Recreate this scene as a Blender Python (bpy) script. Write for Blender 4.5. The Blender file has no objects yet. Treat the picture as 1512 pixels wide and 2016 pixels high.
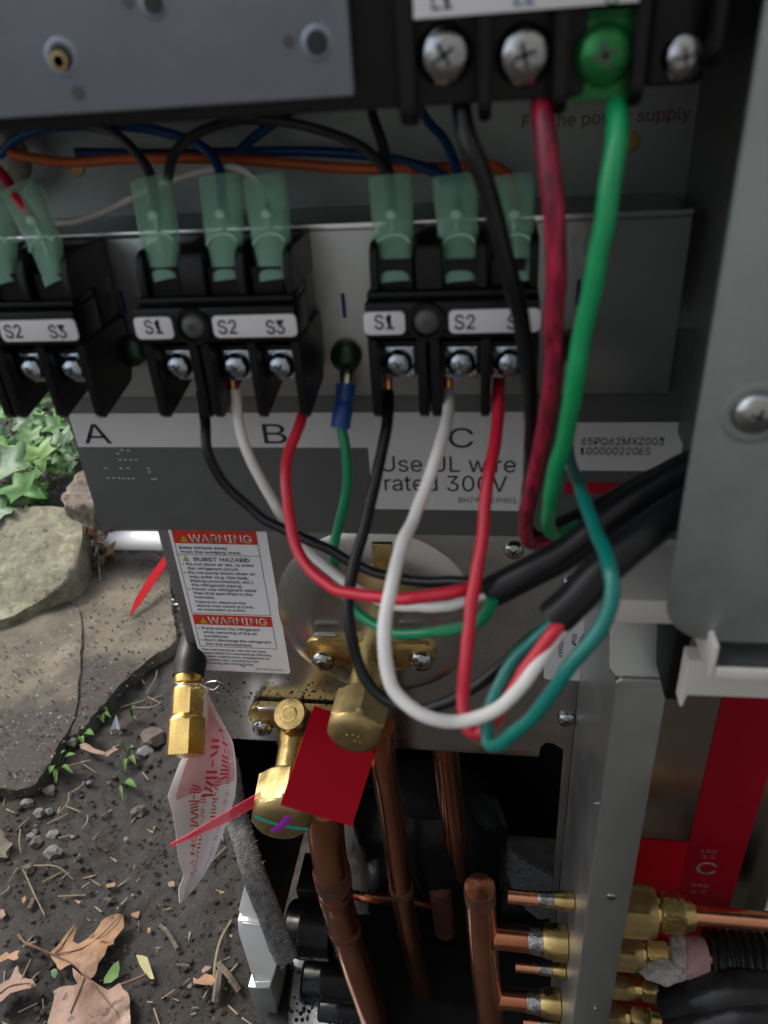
import bpy, bmesh, math, random, os
from mathutils import Vector, Matrix, Quaternion, noise
random.seed(7)
S = bpy.context.scene
COL = S.collection
# ------------------------------------------------------------------ camera
F, CX, CY = 1508.0, 756.0, 1008.0            # focal length and centre in photo pixels
HC = 0.64                                    # camera height above the soil
d = Vector((184, 2463, F)).normalized()
xa = Vector((10276, 154, -F)); xa -= d * xa.dot(d); xa.normalize()
ya = d.cross(xa)
if ya.z < 0: ya = -ya
za = -d
RM = Matrix((xa, ya, za))                    # camera vector (right, down, forward) -> world
cam = bpy.data.cameras.new('camera'); co = bpy.data.objects.new('camera', cam); COL.objects.link(co)
m3 = Matrix((RM.col[0], -RM.col[1], -RM.col[2])).transposed()
co.matrix_world = Matrix.Translation((0, 0, HC)) @ m3.to_4x4()
cam.sensor_fit = 'VERTICAL'; cam.sensor_height = 36; cam.lens = F / 2016 * 36
cam.clip_start = 0.005; cam.clip_end = 300
cam.dof.use_dof = True; cam.dof.focus_distance = 0.50; cam.dof.aperture_fstop = 14
S.camera = co
# ------------------------------------------------------------------ light
SUN_DIR = Vector((-0.80, 0.25, 1.0)).normalized()      # towards the sun
w = bpy.data.worlds.new('World'); S.world = w; w.use_nodes = True
nt = w.node_tree; bg = nt.nodes['Background']
sky = nt.nodes.new('ShaderNodeTexSky'); sky.sky_type = 'NISHITA'; sky.sun_disc = False
sky.sun_elevation = math.asin(SUN_DIR.z); sky.sun_rotation = math.atan2(SUN_DIR.x, SUN_DIR.y)
sky.air_density = 1.0; sky.dust_density = 4.0; sky.ozone_density = 1.0
hs = nt.nodes.new('ShaderNodeHueSaturation'); hs.inputs['Saturation'].default_value = 0.45      # thin cloud greys the sky
nt.links.new(sky.outputs[0], hs.inputs['Color']); nt.links.new(hs.outputs[0], bg.inputs[0]); bg.inputs[1].default_value = 0.13
sl = bpy.data.lights.new('sun', 'SUN'); so = bpy.data.objects.new('sun', sl); COL.objects.link(so)
sl.energy = 1.5; sl.angle = math.radians(20); sl.color = (1, 0.95, 0.88)
so.rotation_euler = SUN_DIR.to_track_quat('Z', 'Y').to_euler(); so.location = (-2, 1, 3)
S.view_settings.view_transform = 'Standard'; S.view_settings.look = 'None'
S.view_settings.exposure = 1.0; S.view_settings.gamma = 1
S.cycles.max_bounces = 8; S.cycles.transparent_max_bounces = 12

# ------------------------------------------------------------------ helpers
def P(px, py, Y=None, Z=None, X=None):
    """photo pixel -> point where its ray meets the plane Y (facade depth), Z (height) or X"""
    r = RM @ Vector(((px - CX) / F, (py - CY) / F, 1.0))
    if Y is not None: t = Y / r.y
    elif Z is not None: t = (Z - HC) / r.z
    else: t = X / r.x
    return r * t + Vector((0, 0, HC))
def PX(px, py, Y): return P(px, py, Y=Y).x
def PZ(px, py, Y): return P(px, py, Y=Y).z
MATS = {}
def mat(name, col, rough=0.5, metal=0.0, var=0.0, vscale=60, bump=0.0, bscale=200, col2=None, rvar=0.0,
        trans=0.0, alpha=1.0, coat=0.0, stretch=None, spec=0.5, detail=6, speck=None):
    m = bpy.data.materials.new(name); m.use_nodes = True; n = m.node_tree; b = n.nodes['Principled BSDF']
    b.inputs['Base Color'].default_value = (*col, 1); b.inputs['Roughness'].default_value = rough
    b.inputs['Metallic'].default_value = metal; b.inputs['Alpha'].default_value = alpha
    b.inputs['Transmission Weight'].default_value = trans; b.inputs['Coat Weight'].default_value = coat
    b.inputs['Specular IOR Level'].default_value = spec
    tc = n.nodes.new('ShaderNodeTexCoord'); mp = n.nodes.new('ShaderNodeMapping')
    n.links.new(tc.outputs['Object'], mp.inputs[0])
    if stretch: mp.inputs['Scale'].default_value = stretch
    if var or rvar or col2:
        nz = n.nodes.new('ShaderNodeTexNoise'); nz.inputs['Scale'].default_value = vscale; nz.inputs['Detail'].default_value = detail
        nz.inputs['Roughness'].default_value = 0.65
        n.links.new(mp.outputs[0], nz.inputs['Vector'])
        if var or col2:
            rp = n.nodes.new('ShaderNodeValToRGB'); rp.color_ramp.elements[0].position = 0.33; rp.color_ramp.elements[1].position = 0.67
            c2 = col2 if col2 else tuple(min(1, c * (1 + var)) for c in col)
            c1 = col if col2 else tuple(c * (1 - var) for c in col)
            rp.color_ramp.elements[0].color = (*c1, 1); rp.color_ramp.elements[1].color = (*c2, 1)
            n.links.new(nz.outputs[0], rp.inputs[0]); n.links.new(rp.outputs[0], b.inputs['Base Color'])
        if rvar:
            mr = n.nodes.new('ShaderNodeMapRange'); mr.inputs[1].default_value = 0.3; mr.inputs[2].default_value = 0.7
            mr.inputs[3].default_value = max(0.02, rough - rvar); mr.inputs[4].default_value = min(1, rough + rvar)
            n.links.new(nz.outputs[0], mr.inputs[0]); n.links.new(mr.outputs[0], b.inputs['Roughness'])
    if speck:                                    # [(scale, low, high, colour)...] small inclusions of another colour
        src = b.inputs['Base Color'].links[0].from_socket
        for sc_, lo, hi, cc in speck:
            ns = n.nodes.new('ShaderNodeTexNoise'); ns.inputs['Scale'].default_value = sc_; ns.inputs['Detail'].default_value = 3
            n.links.new(mp.outputs[0], ns.inputs['Vector']); mr = n.nodes.new('ShaderNodeMapRange'); mr.inputs[1].default_value = lo; mr.inputs[2].default_value = hi
            n.links.new(ns.outputs[0], mr.inputs[0]); mx = n.nodes.new('ShaderNodeMixRGB'); mx.inputs['Color2'].default_value = (*cc, 1)
            n.links.new(mr.outputs[0], mx.inputs[0]); n.links.new(src, mx.inputs['Color1']); src = mx.outputs[0]
        n.links.new(src, b.inputs['Base Color'])
    if bump:
        nb = n.nodes.new('ShaderNodeTexNoise'); nb.inputs['Scale'].default_value = bscale; nb.inputs['Detail'].default_value = 5
        n.links.new(mp.outputs[0], nb.inputs['Vector'])
        bp = n.nodes.new('ShaderNodeBump'); bp.inputs['Strength'].default_value = bump; bp.inputs['Distance'].default_value = 0.002
        n.links.new(nb.outputs[0], bp.inputs['Height']); n.links.new(bp.outputs[0], b.inputs['Normal'])
    MATS[name] = m; return m

def tag(o, label=None, cat=None, group=None, kind=None):
    if label: o['label'] = label
    if cat: o['category'] = cat
    if group: o['group'] = group
    if kind: o['kind'] = kind
    return o
def wpos(o):
    v = Vector((0, 0, 0))
    while o: v += o.location; o = o.parent
    return v
def empty(name, loc, label=None, cat=None, group=None, kind=None):
    o = bpy.data.objects.new(name, None); o.empty_display_size = 0.02; COL.objects.link(o); o.location = loc
    return tag(o, label, cat, group, kind)
def link(name, bm, m, parent=None, smooth=True, label=None, cat=None, group=None, kind=None, edge=35):
    """bmesh in world coordinates -> one object whose origin sits at its base (or at its parent's space)"""
    vs = [v.co for v in bm.verts]
    c = Vector(((min(v.x for v in vs) + max(v.x for v in vs)) / 2, (min(v.y for v in vs) + max(v.y for v in vs)) / 2, min(v.z for v in vs)))
    for v in bm.verts: v.co -= c
    me = bpy.data.meshes.new(name)
    bmesh.ops.recalc_face_normals(bm, faces=bm.faces[:])
    bm.to_mesh(me); bm.free()
    me.materials.append(MATS[m])
    if smooth:
        me.polygons.foreach_set('use_smooth', [True] * len(me.polygons))
        try: me.set_sharp_from_angle(angle=math.radians(edge))
        except Exception: pass
    o = bpy.data.objects.new(name, me); COL.objects.link(o)
    if parent: o.parent = parent; o.location = c - wpos(parent)
    else: o.location = c
    return tag(o, label, cat, group, kind)
def B(): return bmesh.new()
def box(bm, x0, x1, y0, y1, z0, z1, bev=0.0):
    vs = [bm.verts.new((x, y, z)) for x in (x0, x1) for y in (y0, y1) for z in (z0, z1)]
    fs = [bm.faces.new([vs[i] for i in q]) for q in ((0, 1, 3, 2), (4, 6, 7, 5), (0, 4, 5, 1), (2, 3, 7, 6), (0, 2, 6, 4), (1, 5, 7, 3))]
    if bev:
        es = list({e for f in fs for e in f.edges})
        bmesh.ops.bevel(bm, geom=es, offset=bev, segments=2, affect='EDGES', profile=0.5)
    return bm
def frame(ax):
    ax = Vector(ax).normalized(); q = ax.orthogonal().normalized()
    return ax, q, ax.cross(q)
def lathe(bm, p, ax, prof, seg=20, a0=0.0, q=None):
    """profile [(distance along axis, radius)...] turned about ax from p; closed at both ends"""
    ax = Vector(ax).normalized()
    q = (Vector(q) - ax * Vector(q).dot(ax)).normalized() if q is not None else ax.orthogonal().normalized()
    r2 = ax.cross(q); p = Vector(p); rings = []
    for t, r in prof:
        rings.append([bm.verts.new(p + ax * t + (q * math.cos(a0 + 2 * math.pi * k / seg) + r2 * math.sin(a0 + 2 * math.pi * k / seg)) * max(r, 1e-5)) for k in range(seg)])
    for a, b in zip(rings, rings[1:]):
        for k in range(seg): bm.faces.new((a[k], a[(k + 1) % seg], b[(k + 1) % seg], b[k]))
    bm.faces.new(rings[0]); bm.faces.new(rings[-1])
    return bm
def cyl(bm, a, b, r0, r1=None, seg=16, cap=0.0):
    a, b = Vector(a), Vector(b); L = (b - a).length; r1 = r0 if r1 is None else r1
    return lathe(bm, a, b - a, [(0, r0 * (1 - cap)), (cap * r0, r0), (L - cap * r1, r1), (L, r1 * (1 - cap))] if cap else [(0, r0), (L, r1)], seg)
def hexp(bm, p, ax, L, r, q=(0, 0, 1), a0=0.0, ch0=0.0, ch1=0.0):
    """hexagonal nut with turned chamfers: r is the corner radius"""
    ax = Vector(ax).normalized(); q = (Vector(q) - ax * Vector(q).dot(ax)).normalized(); r2 = ax.cross(q); p = Vector(p)
    seg = 48; rings = []; ri = r * math.cos(math.pi / 6)
    def hr(a): return ri / math.cos((a % (math.pi / 3)) - math.pi / 6)
    def ring(t, lim):
        return [bm.verts.new(p + ax * t + (q * math.cos(a0 + 2 * math.pi * k / seg) + r2 * math.sin(a0 + 2 * math.pi * k / seg)) * min(hr(2 * math.pi * k / seg), lim)) for k in range(seg)]
    if ch0: rings += [ring(0, ri * 0.97), ring(L * 0.06, ri * 1.03), ring(L * 0.13, r * 1.01)]
    else: rings += [ring(0, r * 1.01)]
    if ch1: rings += [ring(L * 0.87, r * 1.01), ring(L * 0.94, ri * 1.03), ring(L, ri * 0.97)]
    else: rings += [ring(L, r * 1.01)]
    for a, b in zip(rings, rings[1:]):
        for k in range(seg): bm.faces.new((a[k], a[(k + 1) % seg], b[(k + 1) % seg], b[k]))
    bm.faces.new(rings[0]); bm.faces.new(rings[-1])
    return bm
def spline(pts, n=8):
    pts = [Vector(p) for p in pts]; Q = [pts[0] * 2 - pts[1]] + pts + [pts[-1] * 2 - pts[-2]]; out = []
    for i in range(1, len(Q) - 2):
        p0, p1, p2, p3 = Q[i - 1:i + 3]
        for k in range(n):
            t = k / n
            out.append(0.5 * ((2 * p1) + (p2 - p0) * t + (2 * p0 - 5 * p1 + 4 * p2 - p3) * t * t + (3 * p1 - p0 - 3 * p2 + p3) * t ** 3))
    out.append(pts[-1]); return out
def tube(bm, pts, r, seg=12, n=8, smooth=True, flat=1.0, flatdir=None, wob=0.0, jit=0.0):
    L = spline(pts, n) if smooth else [Vector(p) for p in pts]
    if jit: L = [p + (noise.noise_vector(p * 55) + 0.5 * noise.noise_vector(p * 130)) * jit for p in L]
    N = len(L); rings = []; q = None
    for i in range(N):
        t = (L[min(i + 1, N - 1)] - L[max(i - 1, 0)]).normalized()
        if q is None: q = (Vector(flatdir) if flatdir else t.orthogonal())
        q = (q - t * q.dot(t)).normalized(); s = t.cross(q)
        rr = r(i / (N - 1)) if callable(r) else r
        if wob: rr *= 1 + wob * noise.noise(L[i] * 140)
        rings.append([bm.verts.new(L[i] + (q * math.cos(2 * math.pi * k / seg) * flat + s * math.sin(2 * math.pi * k / seg)) * rr) for k in range(seg)])
    for a, b in zip(rings, rings[1:]):
        for k in range(seg): bm.faces.new((a[k], a[(k + 1) % seg], b[(k + 1) % seg], b[k]))
    bm.faces.new(rings[0]); bm.faces.new(rings[-1])
    return bm
def prism(bm, outline, off):
    """polygon (list of 3-D points) extruded by off"""
    off = Vector(off); a = [bm.verts.new(Vector(p)) for p in outline]; b = [bm.verts.new(Vector(p) + off) for p in outline]
    bm.faces.new(a); bm.faces.new(b[::-1]); n = len(a)
    for k in range(n): bm.faces.new((a[k], a[(k + 1) % n], b[(k + 1) % n], b[k]))
    return bm
def rrect(x0, x1, z0, z1, r, n=5):
    out = []
    for cx_, cz_, a0 in ((x1 - r, z1 - r, 0), (x0 + r, z1 - r, 90), (x0 + r, z0 + r, 180), (x1 - r, z0 + r, 270)):
        for k in range(n + 1):
            a = math.radians(a0 + 90 * k / n); out.append((cx_ + r * math.cos(a), cz_ + r * math.sin(a)))
    return out
def plate(bm, outline, y, th, bev=0.0):
    """outline [(x,z)] at facade depth y, th metres thick going back"""
    a = [bm.verts.new((x, y, z)) for x, z in outline]; b = [bm.verts.new((x, y + th, z)) for x, z in outline]
    f0 = bm.faces.new(a); bm.faces.new(b[::-1]); n = len(a)
    for k in range(n): bm.faces.new((a[k], a[(k + 1) % n], b[(k + 1) % n], b[k]))
    if bev:
        bmesh.ops.bevel(bm, geom=list(f0.edges), offset=bev, segments=2, affect='EDGES', profile=0.5)
    return bm
try:                                         # the sans-serif that ships with Blender; else its built-in font
    FONT = bpy.data.fonts.load(os.path.join(bpy.utils.system_resource('DATAFILES'), 'fonts', 'Inter.woff2'))
except Exception:
    FONT = None
def cap_height():
    cu = bpy.data.curves.new('cap', 'FONT'); cu.body = 'H'; cu.size = 1
    if FONT: cu.font = FONT
    o = bpy.data.objects.new('cap', cu); COL.objects.link(o); me = bpy.data.meshes.new_from_object(o.evaluated_get(bpy.context.evaluated_depsgraph_get()))
    h = max(v.co.y for v in me.vertices); bpy.data.objects.remove(o); bpy.data.meshes.remove(me); return h
CAP = cap_height()
def text(s, m, parent, x0, x1, z, cap, y, name='lettering', basis=None, weight=0.0, origin=None, th=0.00006):
    """lettering standing on a surface: baseline z, cap height cap, stretched to x0..x1"""
    cu = bpy.data.curves.new(name, 'FONT'); cu.body = s; cu.size = 1; cu.resolution_u = 3; cu.offset = weight
    if FONT: cu.font = FONT
    o = bpy.data.objects.new('tmp', cu); COL.objects.link(o)
    dg = bpy.context.evaluated_depsgraph_get(); me = bpy.data.meshes.new_from_object(o.evaluated_get(dg))
    bpy.data.objects.remove(o); bpy.data.curves.remove(cu)
    bm = B(); bm.from_mesh(me); bpy.data.meshes.remove(me)
    bx = [v.co.x for v in bm.verts]; a, b = min(bx), max(bx)
    sx = (x1 - x0) / (b - a); sy = cap / CAP
    for v in bm.verts:
        u, t = (v.co.x - a) * sx, v.co.y * sy
        v.co = (origin + basis[0] * u + basis[1] * t) if basis else Vector((x0 + u, y, z + t))
    r = bmesh.ops.extrude_face_region(bm, geom=bm.faces[:])
    nrm = basis[0].cross(basis[1]).normalized() if basis else Vector((0, -1, 0))
    for v in [g for g in r['geom'] if isinstance(g, bmesh.types.BMVert)]: v.co += nrm * th
    return link(name, bm, m, parent, smooth=False)
def textpx(s, m, parent, pxl, pxr, pybase, cappx, Y, **k):
    a = P(pxl, pybase, Y=Y); b = P(pxr, pybase, Y=Y); c = P(pxl, pybase - cappx, Y=Y)
    return text(s, m, parent, a.x, b.x, (a.z + b.z) / 2, c.z - a.z, Y, **k)
def copy_tree(o, parent=None):
    c = o.copy(); COL.objects.link(c); c.parent = parent
    for ch in list(o.children): copy_tree(ch, c)
    return c
def screw(name, p, ax, r, m, parent, h=None, slot='dark_slot', sq=0.0):
    """pan head with a cross recess"""
    h = h or r * 0.62; ax = Vector(ax).normalized(); bm = B()
    lathe(bm, Vector(p), ax, [(0, r * 0.98), (h * 0.25, r), (h * 0.55, r * 0.93), (h * 0.82, r * 0.72), (h * 0.96, r * 0.42), (h, r * 0.36)], 24)
    o = link(name, bm, m, parent)
    q = ax.orthogonal().normalized(); q = Quaternion(ax, random.uniform(0, 1.5)) @ q; s = ax.cross(q); bm = B()
    for u, v in ((q, s), (s, q)):
        a, b_ = u * r * 0.40, v * r * 0.085; c = Vector(p) + ax * (h * 0.6)
        prism(bm, [c - a - b_, c + a - b_, c + a + b_, c - a + b_], ax * h * 0.44)
    link('cross_recess', bm, slot, o, smooth=False)
    return o

# ------------------------------------------------------------------ materials
mat('galv', (0.44, 0.465, 0.46), 0.36, 0.9, var=0.06, vscale=24, rvar=0.07, bump=0.05, bscale=300, detail=8)
mat('galv_shiny', (0.47, 0.475, 0.465), 0.25, 1.0, var=0.06, vscale=20, rvar=0.07, bump=0.04, bscale=120, detail=8)
mat('galv_dull', (0.31, 0.345, 0.335), 0.44, 0.75, var=0.09, vscale=50, rvar=0.06, bump=0.04, bscale=500)
mat('coated_steel', (0.115, 0.121, 0.117), 0.52, 0.35, var=0.06, vscale=45, bump=0.03, bscale=700)
mat('sink_metal', (0.25, 0.27, 0.32), 0.5, 0.7, var=0.08, vscale=60, bump=0.05, bscale=900)
mat('edge_bright', (0.75, 0.77, 0.78), 0.25, 1.0)
mat('black_plastic', (0.0055, 0.006, 0.0065), 0.34, 0, spec=0.28, rvar=0.06, vscale=200, bump=0.02, bscale=900)
mat('black_rubber', (0.008, 0.0085, 0.009), 0.42, 0, spec=0.3, var=0.2, vscale=90, bump=0.05, bscale=400)
mat('black_blanket', (0.004, 0.0043, 0.005), 0.6, 0, spec=0.15, var=0.3, vscale=20, bump=0.2, bscale=60)
mat('felt', (0.07, 0.072, 0.073), 0.95, 0, col2=(0.19, 0.193, 0.193), vscale=260, bump=0.9, bscale=900)
mat('brass', (0.55, 0.40, 0.16), 0.28, 1.0, var=0.12, vscale=120, rvar=0.10, bump=0.02, bscale=400)
mat('brass_dull', (0.42, 0.315, 0.14), 0.40, 0.95, var=0.18, vscale=90, rvar=0.10, bump=0.025, bscale=400)
mat('brass_bright', (0.72, 0.50, 0.17), 0.24, 1.0, var=0.08, vscale=160, rvar=0.06, bump=0.03, bscale=500)
mat('copper', (0.68, 0.28, 0.155), 0.21, 0.97, col2=(0.38, 0.14, 0.075), vscale=28, rvar=0.12, bump=0.04, bscale=200, stretch=(1, 1, 0.45))
mat('copper_bright', (0.74, 0.33, 0.20), 0.27, 1.0, var=0.12, vscale=70, rvar=0.08, bump=0.03, bscale=200)
mat('copper_burnt', (0.10, 0.045, 0.035), 0.5, 0.7, col2=(0.23, 0.10, 0.07), vscale=80, bump=0.2, bscale=200)
mat('solder', (0.34, 0.34, 0.33), 0.22, 1.0, var=0.5, vscale=200, bump=0.6, bscale=250)
mat('screw_steel', (0.40, 0.41, 0.42), 0.14, 1.0, var=0.2, vscale=250, rvar=0.06, bump=0.3, bscale=200)
mat('screw_blue', (0.40, 0.46, 0.50), 0.12, 1.0, var=0.25, vscale=300, rvar=0.06, bump=0.5, bscale=260)
mat('green_screw', (0.02, 0.20, 0.05), 0.30, 0.5, var=0.2, vscale=200)
mat('dark_green', (0.006, 0.035, 0.02), 0.22, 0.2)
mat('dark_slot', (0.10, 0.105, 0.11), 0.4, 0.9)
mat('paper_white', (0.80, 0.80, 0.82), 0.42, 0, var=0.02, vscale=30)
mat('sticker_grey', (0.62, 0.62, 0.62), 0.45, 0, var=0.03, vscale=30)
mat('ink', (0.012, 0.012, 0.014), 0.5)
mat('ink_grey', (0.07, 0.07, 0.075), 0.5)
mat('ink_red', (0.16, 0.012, 0.02), 0.5)
mat('warn_red', (0.60, 0.035, 0.015), 0.42)
mat('warn_white', (0.66, 0.60, 0.58), 0.42)
mat('warn_yellow', (0.42, 0.36, 0.03), 0.42)
mat('marker_blue', (0.006, 0.012, 0.16), 0.4)
mat('w_black', (0.007, 0.0075, 0.009), 0.26, 0, spec=0.35, var=0.2, vscale=60)
mat('w_white', (0.80, 0.78, 0.75), 0.34, 0, var=0.05, vscale=60, coat=0.1)
mat('w_red', (0.66, 0.018, 0.045), 0.32, 0, var=0.06, vscale=60, coat=0.1)
mat('w_green', (0.0, 0.26, 0.105), 0.32, 0, var=0.06, vscale=60, coat=0.1)
mat('w_green_big', (0.004, 0.33, 0.11), 0.34, 0, var=0.08, vscale=60, coat=0.1)
mat('w_teal', (0.0, 0.17, 0.14), 0.30, 0, var=0.06, vscale=60, coat=0.15)
mat('w_blue', (0.006, 0.07, 0.22), 0.4, 0, var=0.1)
mat('w_grey', (0.055, 0.055, 0.058), 0.42, 0, var=0.1)
mat('w_orange', (0.62, 0.13, 0.035), 0.38, 0, var=0.1)
mat('w_maroon', (0.50, 0.014, 0.06), 0.34, 0, col2=(0.035, 0.004, 0.010), vscale=230, stretch=(2.2, 2.2, 0.5))
mat('jacket', (0.009, 0.0095, 0.011), 0.34, 0, spec=0.32, var=0.2, vscale=70, bump=0.08, bscale=120)
mat('strand', (0.70, 0.27, 0.12), 0.3, 1.0, var=0.3, vscale=400, stretch=(3, 3, 0.3))
mat('crimp_blue', (0.015, 0.07, 0.30), 0.35, 0, var=0.1)
mat('tin', (0.55, 0.52, 0.42), 0.3, 1.0, var=0.15, vscale=200)
mat('sleeve', (0.46, 0.92, 0.69), 0.12, 0, alpha=0.38, var=0.08, vscale=60)
mat('sleeve_rim', (0.55, 0.90, 0.72), 0.18, 0, alpha=0.75)
mat('pvc', (0.82, 0.82, 0.81), 0.30, 0, var=0.03, vscale=30)
mat('white_plastic', (0.66, 0.64, 0.60), 0.42, 0, var=0.03, vscale=40)
mat('paint_light', (0.50, 0.54, 0.53), 0.35, 0.1, var=0.04, vscale=30)
mat('paint_pale', (0.80, 0.82, 0.80), 0.35, 0.0, var=0.03, vscale=30)
mat('pan_paint', (0.62, 0.66, 0.65), 0.28, 0.3, var=0.06, vscale=40, rvar=0.1, bump=0.05, bscale=200)
mat('fuzz', (0.30, 0.30, 0.30), 0.9)
mat('red_card', (0.52, 0.003, 0.018), 0.45, 0, spec=0.15, var=0.03, vscale=30)
mat('red_label', (0.34, 0.004, 0.016), 0.40, 0, spec=0.2, var=0.05, vscale=25)
mat('label_print', (0.27, 0.22, 0.22), 0.5)
mat('red_strip', (0.30, 0.003, 0.009), 0.6, 0, spec=0.05)
mat('red_clear', (0.82, 0.06, 0.11), 0.15, 0, alpha=0.5)
mat('tag_paper', (0.88, 0.86, 0.90), 0.5, 0, var=0.03, vscale=40)
mat('tag_print', (0.72, 0.045, 0.07), 0.55)
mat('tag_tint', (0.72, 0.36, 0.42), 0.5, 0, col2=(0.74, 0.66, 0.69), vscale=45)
mat('paint_teal', (0.02, 0.35, 0.27), 0.4); mat('paint_purple', (0.33, 0.03, 0.42), 0.4)
mat('foam_pink', (0.36, 0.22, 0.22), 0.9, 0, var=0.15, vscale=120, bump=0.5, bscale=500)
mat('foam_white', (0.40, 0.37, 0.36), 0.9, 0, var=0.3, vscale=90, bump=0.9, bscale=300)
mat('beige', (0.36, 0.32, 0.26), 0.5, 0, var=0.08)
mat('tie_nylon', (0.52, 0.55, 0.42), 0.4)
mat('wire_tie', (0.75, 0.76, 0.78), 0.2, 1.0)
mat('stone', (0.046, 0.036, 0.026), 0.92, 0, col2=(0.158, 0.138, 0.102), vscale=11, bump=1.0, bscale=110, detail=12, speck=[(5, 0.52, 0.60, (0.040, 0.033, 0.027)), (260, 0.66, 0.70, (0.26, 0.235, 0.19)), (140, 0.66, 0.72, (0.028, 0.023, 0.019))])
mat('rock', (0.088, 0.083, 0.055), 0.92, 0, col2=(0.225, 0.212, 0.152), vscale=34, bump=1.0, bscale=100, detail=12, speck=[(150, 0.62, 0.70, (0.055, 0.052, 0.034)), (90, 0.56, 0.80, (0.30, 0.28, 0.17)), (300, 0.64, 0.72, (0.32, 0.30, 0.22))])
mat('rock_brown', (0.055, 0.042, 0.032), 0.92, 0, col2=(0.17, 0.14, 0.11), vscale=60, bump=1.0, bscale=110)
mat('pebble_grey', (0.07, 0.068, 0.062), 0.85, 0, col2=(0.19, 0.185, 0.175), vscale=120, bump=0.5, bscale=300)
mat('pebble_brown', (0.05, 0.038, 0.030), 0.85, 0, col2=(0.095, 0.075, 0.062), vscale=120, bump=0.5, bscale=300)
mat('straw', (0.26, 0.205, 0.12), 0.7, 0, col2=(0.14, 0.105, 0.06), vscale=200)
mat('twig', (0.06, 0.046, 0.036), 0.9, 0, col2=(0.135, 0.105, 0.08), vscale=200, bump=0.5, bscale=400)
mat('dead_leaf', (0.27, 0.145, 0.066), 0.65, 0, col2=(0.135, 0.064, 0.030), vscale=32, bump=0.6, bscale=160, detail=10, speck=[(120, 0.62, 0.68, (0.06, 0.032, 0.018)), (40, 0.62, 0.72, (0.33, 0.21, 0.12))])
mat('dead_leaf_pale', (0.225, 0.135, 0.094), 0.65, 0, col2=(0.125, 0.072, 0.048), vscale=32, bump=0.6, bscale=160, detail=10, speck=[(110, 0.62, 0.68, (0.055, 0.034, 0.024)), (45, 0.60, 0.72, (0.28, 0.19, 0.14))])
mat('leaf_vein', (0.105, 0.052, 0.028), 0.7)
mat('ivy', (0.032, 0.105, 0.024), 0.5, 0, spec=0.25, col2=(0.065, 0.19, 0.03), vscale=35, bump=0.25, bscale=140)
mat('ivy_dark', (0.018, 0.062, 0.024), 0.45, 0, spec=0.3, col2=(0.035, 0.125, 0.03), vscale=35, bump=0.25, bscale=140)
mat('ivy_pale', (0.12, 0.25, 0.05), 0.5, 0, spec=0.25, col2=(0.07, 0.18, 0.03), vscale=35, bump=0.25, bscale=140)
mat('ivy_vein', (0.22, 0.30, 0.14), 0.5)
mat('stem', (0.30, 0.27, 0.13), 0.7)
mat('weed', (0.05, 0.115, 0.022), 0.6, 0, spec=0.25, col2=(0.10, 0.165, 0.045), vscale=80)
mat('shard', (0.60, 0.66, 0.70), 0.3)
mat('plaster', (0.38, 0.37, 0.35), 0.9, 0, var=0.05, vscale=5, bump=0.3, bscale=90)
# soil: dark damp earth with crumbs and pale specks
m = mat('soil', (0.030, 0.025, 0.021), 0.78, 0)
n = m.node_tree; b = n.nodes['Principled BSDF']; tc = n.nodes['Texture Coordinate']
def nz(scale, det=8, ro=0.65, kind='ShaderNodeTexNoise'):
    q = n.nodes.new(kind); q.inputs['Scale'].default_value = scale
    if kind == 'ShaderNodeTexNoise': q.inputs['Detail'].default_value = det; q.inputs['Roughness'].default_value = ro
    n.links.new(tc.outputs['Object'], q.inputs['Vector']); return q
def ramp(src, stops):
    q = n.nodes.new('ShaderNodeValToRGB'); e = q.color_ramp.elements
    while len(e) < len(stops): e.new(0.5)
    for i, (p_, c_) in enumerate(stops): e[i].position = p_; e[i].color = (*c_, 1)
    n.links.new(src, q.inputs[0]); return q
a1 = nz(9, 10); c1 = ramp(a1.outputs[0], [(0.34, (0.0080, 0.0059, 0.0042)), (0.5, (0.0160, 0.0121, 0.0090)), (0.66, (0.029, 0.0228, 0.0172))])
a2 = nz(210, 3, 0.5); c2 = ramp(a2.outputs[0], [(0.66, (0, 0, 0)), (0.73, (1, 1, 1))])
mx = n.nodes.new('ShaderNodeMixRGB'); mx.inputs['Color2'].default_value = (0.13, 0.11, 0.085, 1)
n.links.new(c1.outputs[0], mx.inputs['Color1']); 
mu = n.nodes.new('ShaderNodeMath'); mu.operation = 'MULTIPLY'; mu.inputs[1].default_value = 0.55
n.links.new(c2.outputs[0], mu.inputs[0]); n.links.new(mu.outputs[0], mx.inputs[0]); n.links.new(mx.outputs[0], b.inputs['Base Color'])
a3 = nz(120, 10, 0.75); bp = n.nodes.new('ShaderNodeBump'); bp.inputs['Strength'].default_value = 0.9; bp.inputs['Distance'].default_value = 0.004
n.links.new(a3.outputs[0], bp.inputs['Height']); n.links.new(bp.outputs[0], b.inputs['Normal'])
rr = ramp(a1.outputs[0], [(0.4, (0.5, 0.5, 0.5)), (0.6, (0.85, 0.85, 0.85))]); n.links.new(rr.outputs[0], b.inputs['Roughness'])

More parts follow.
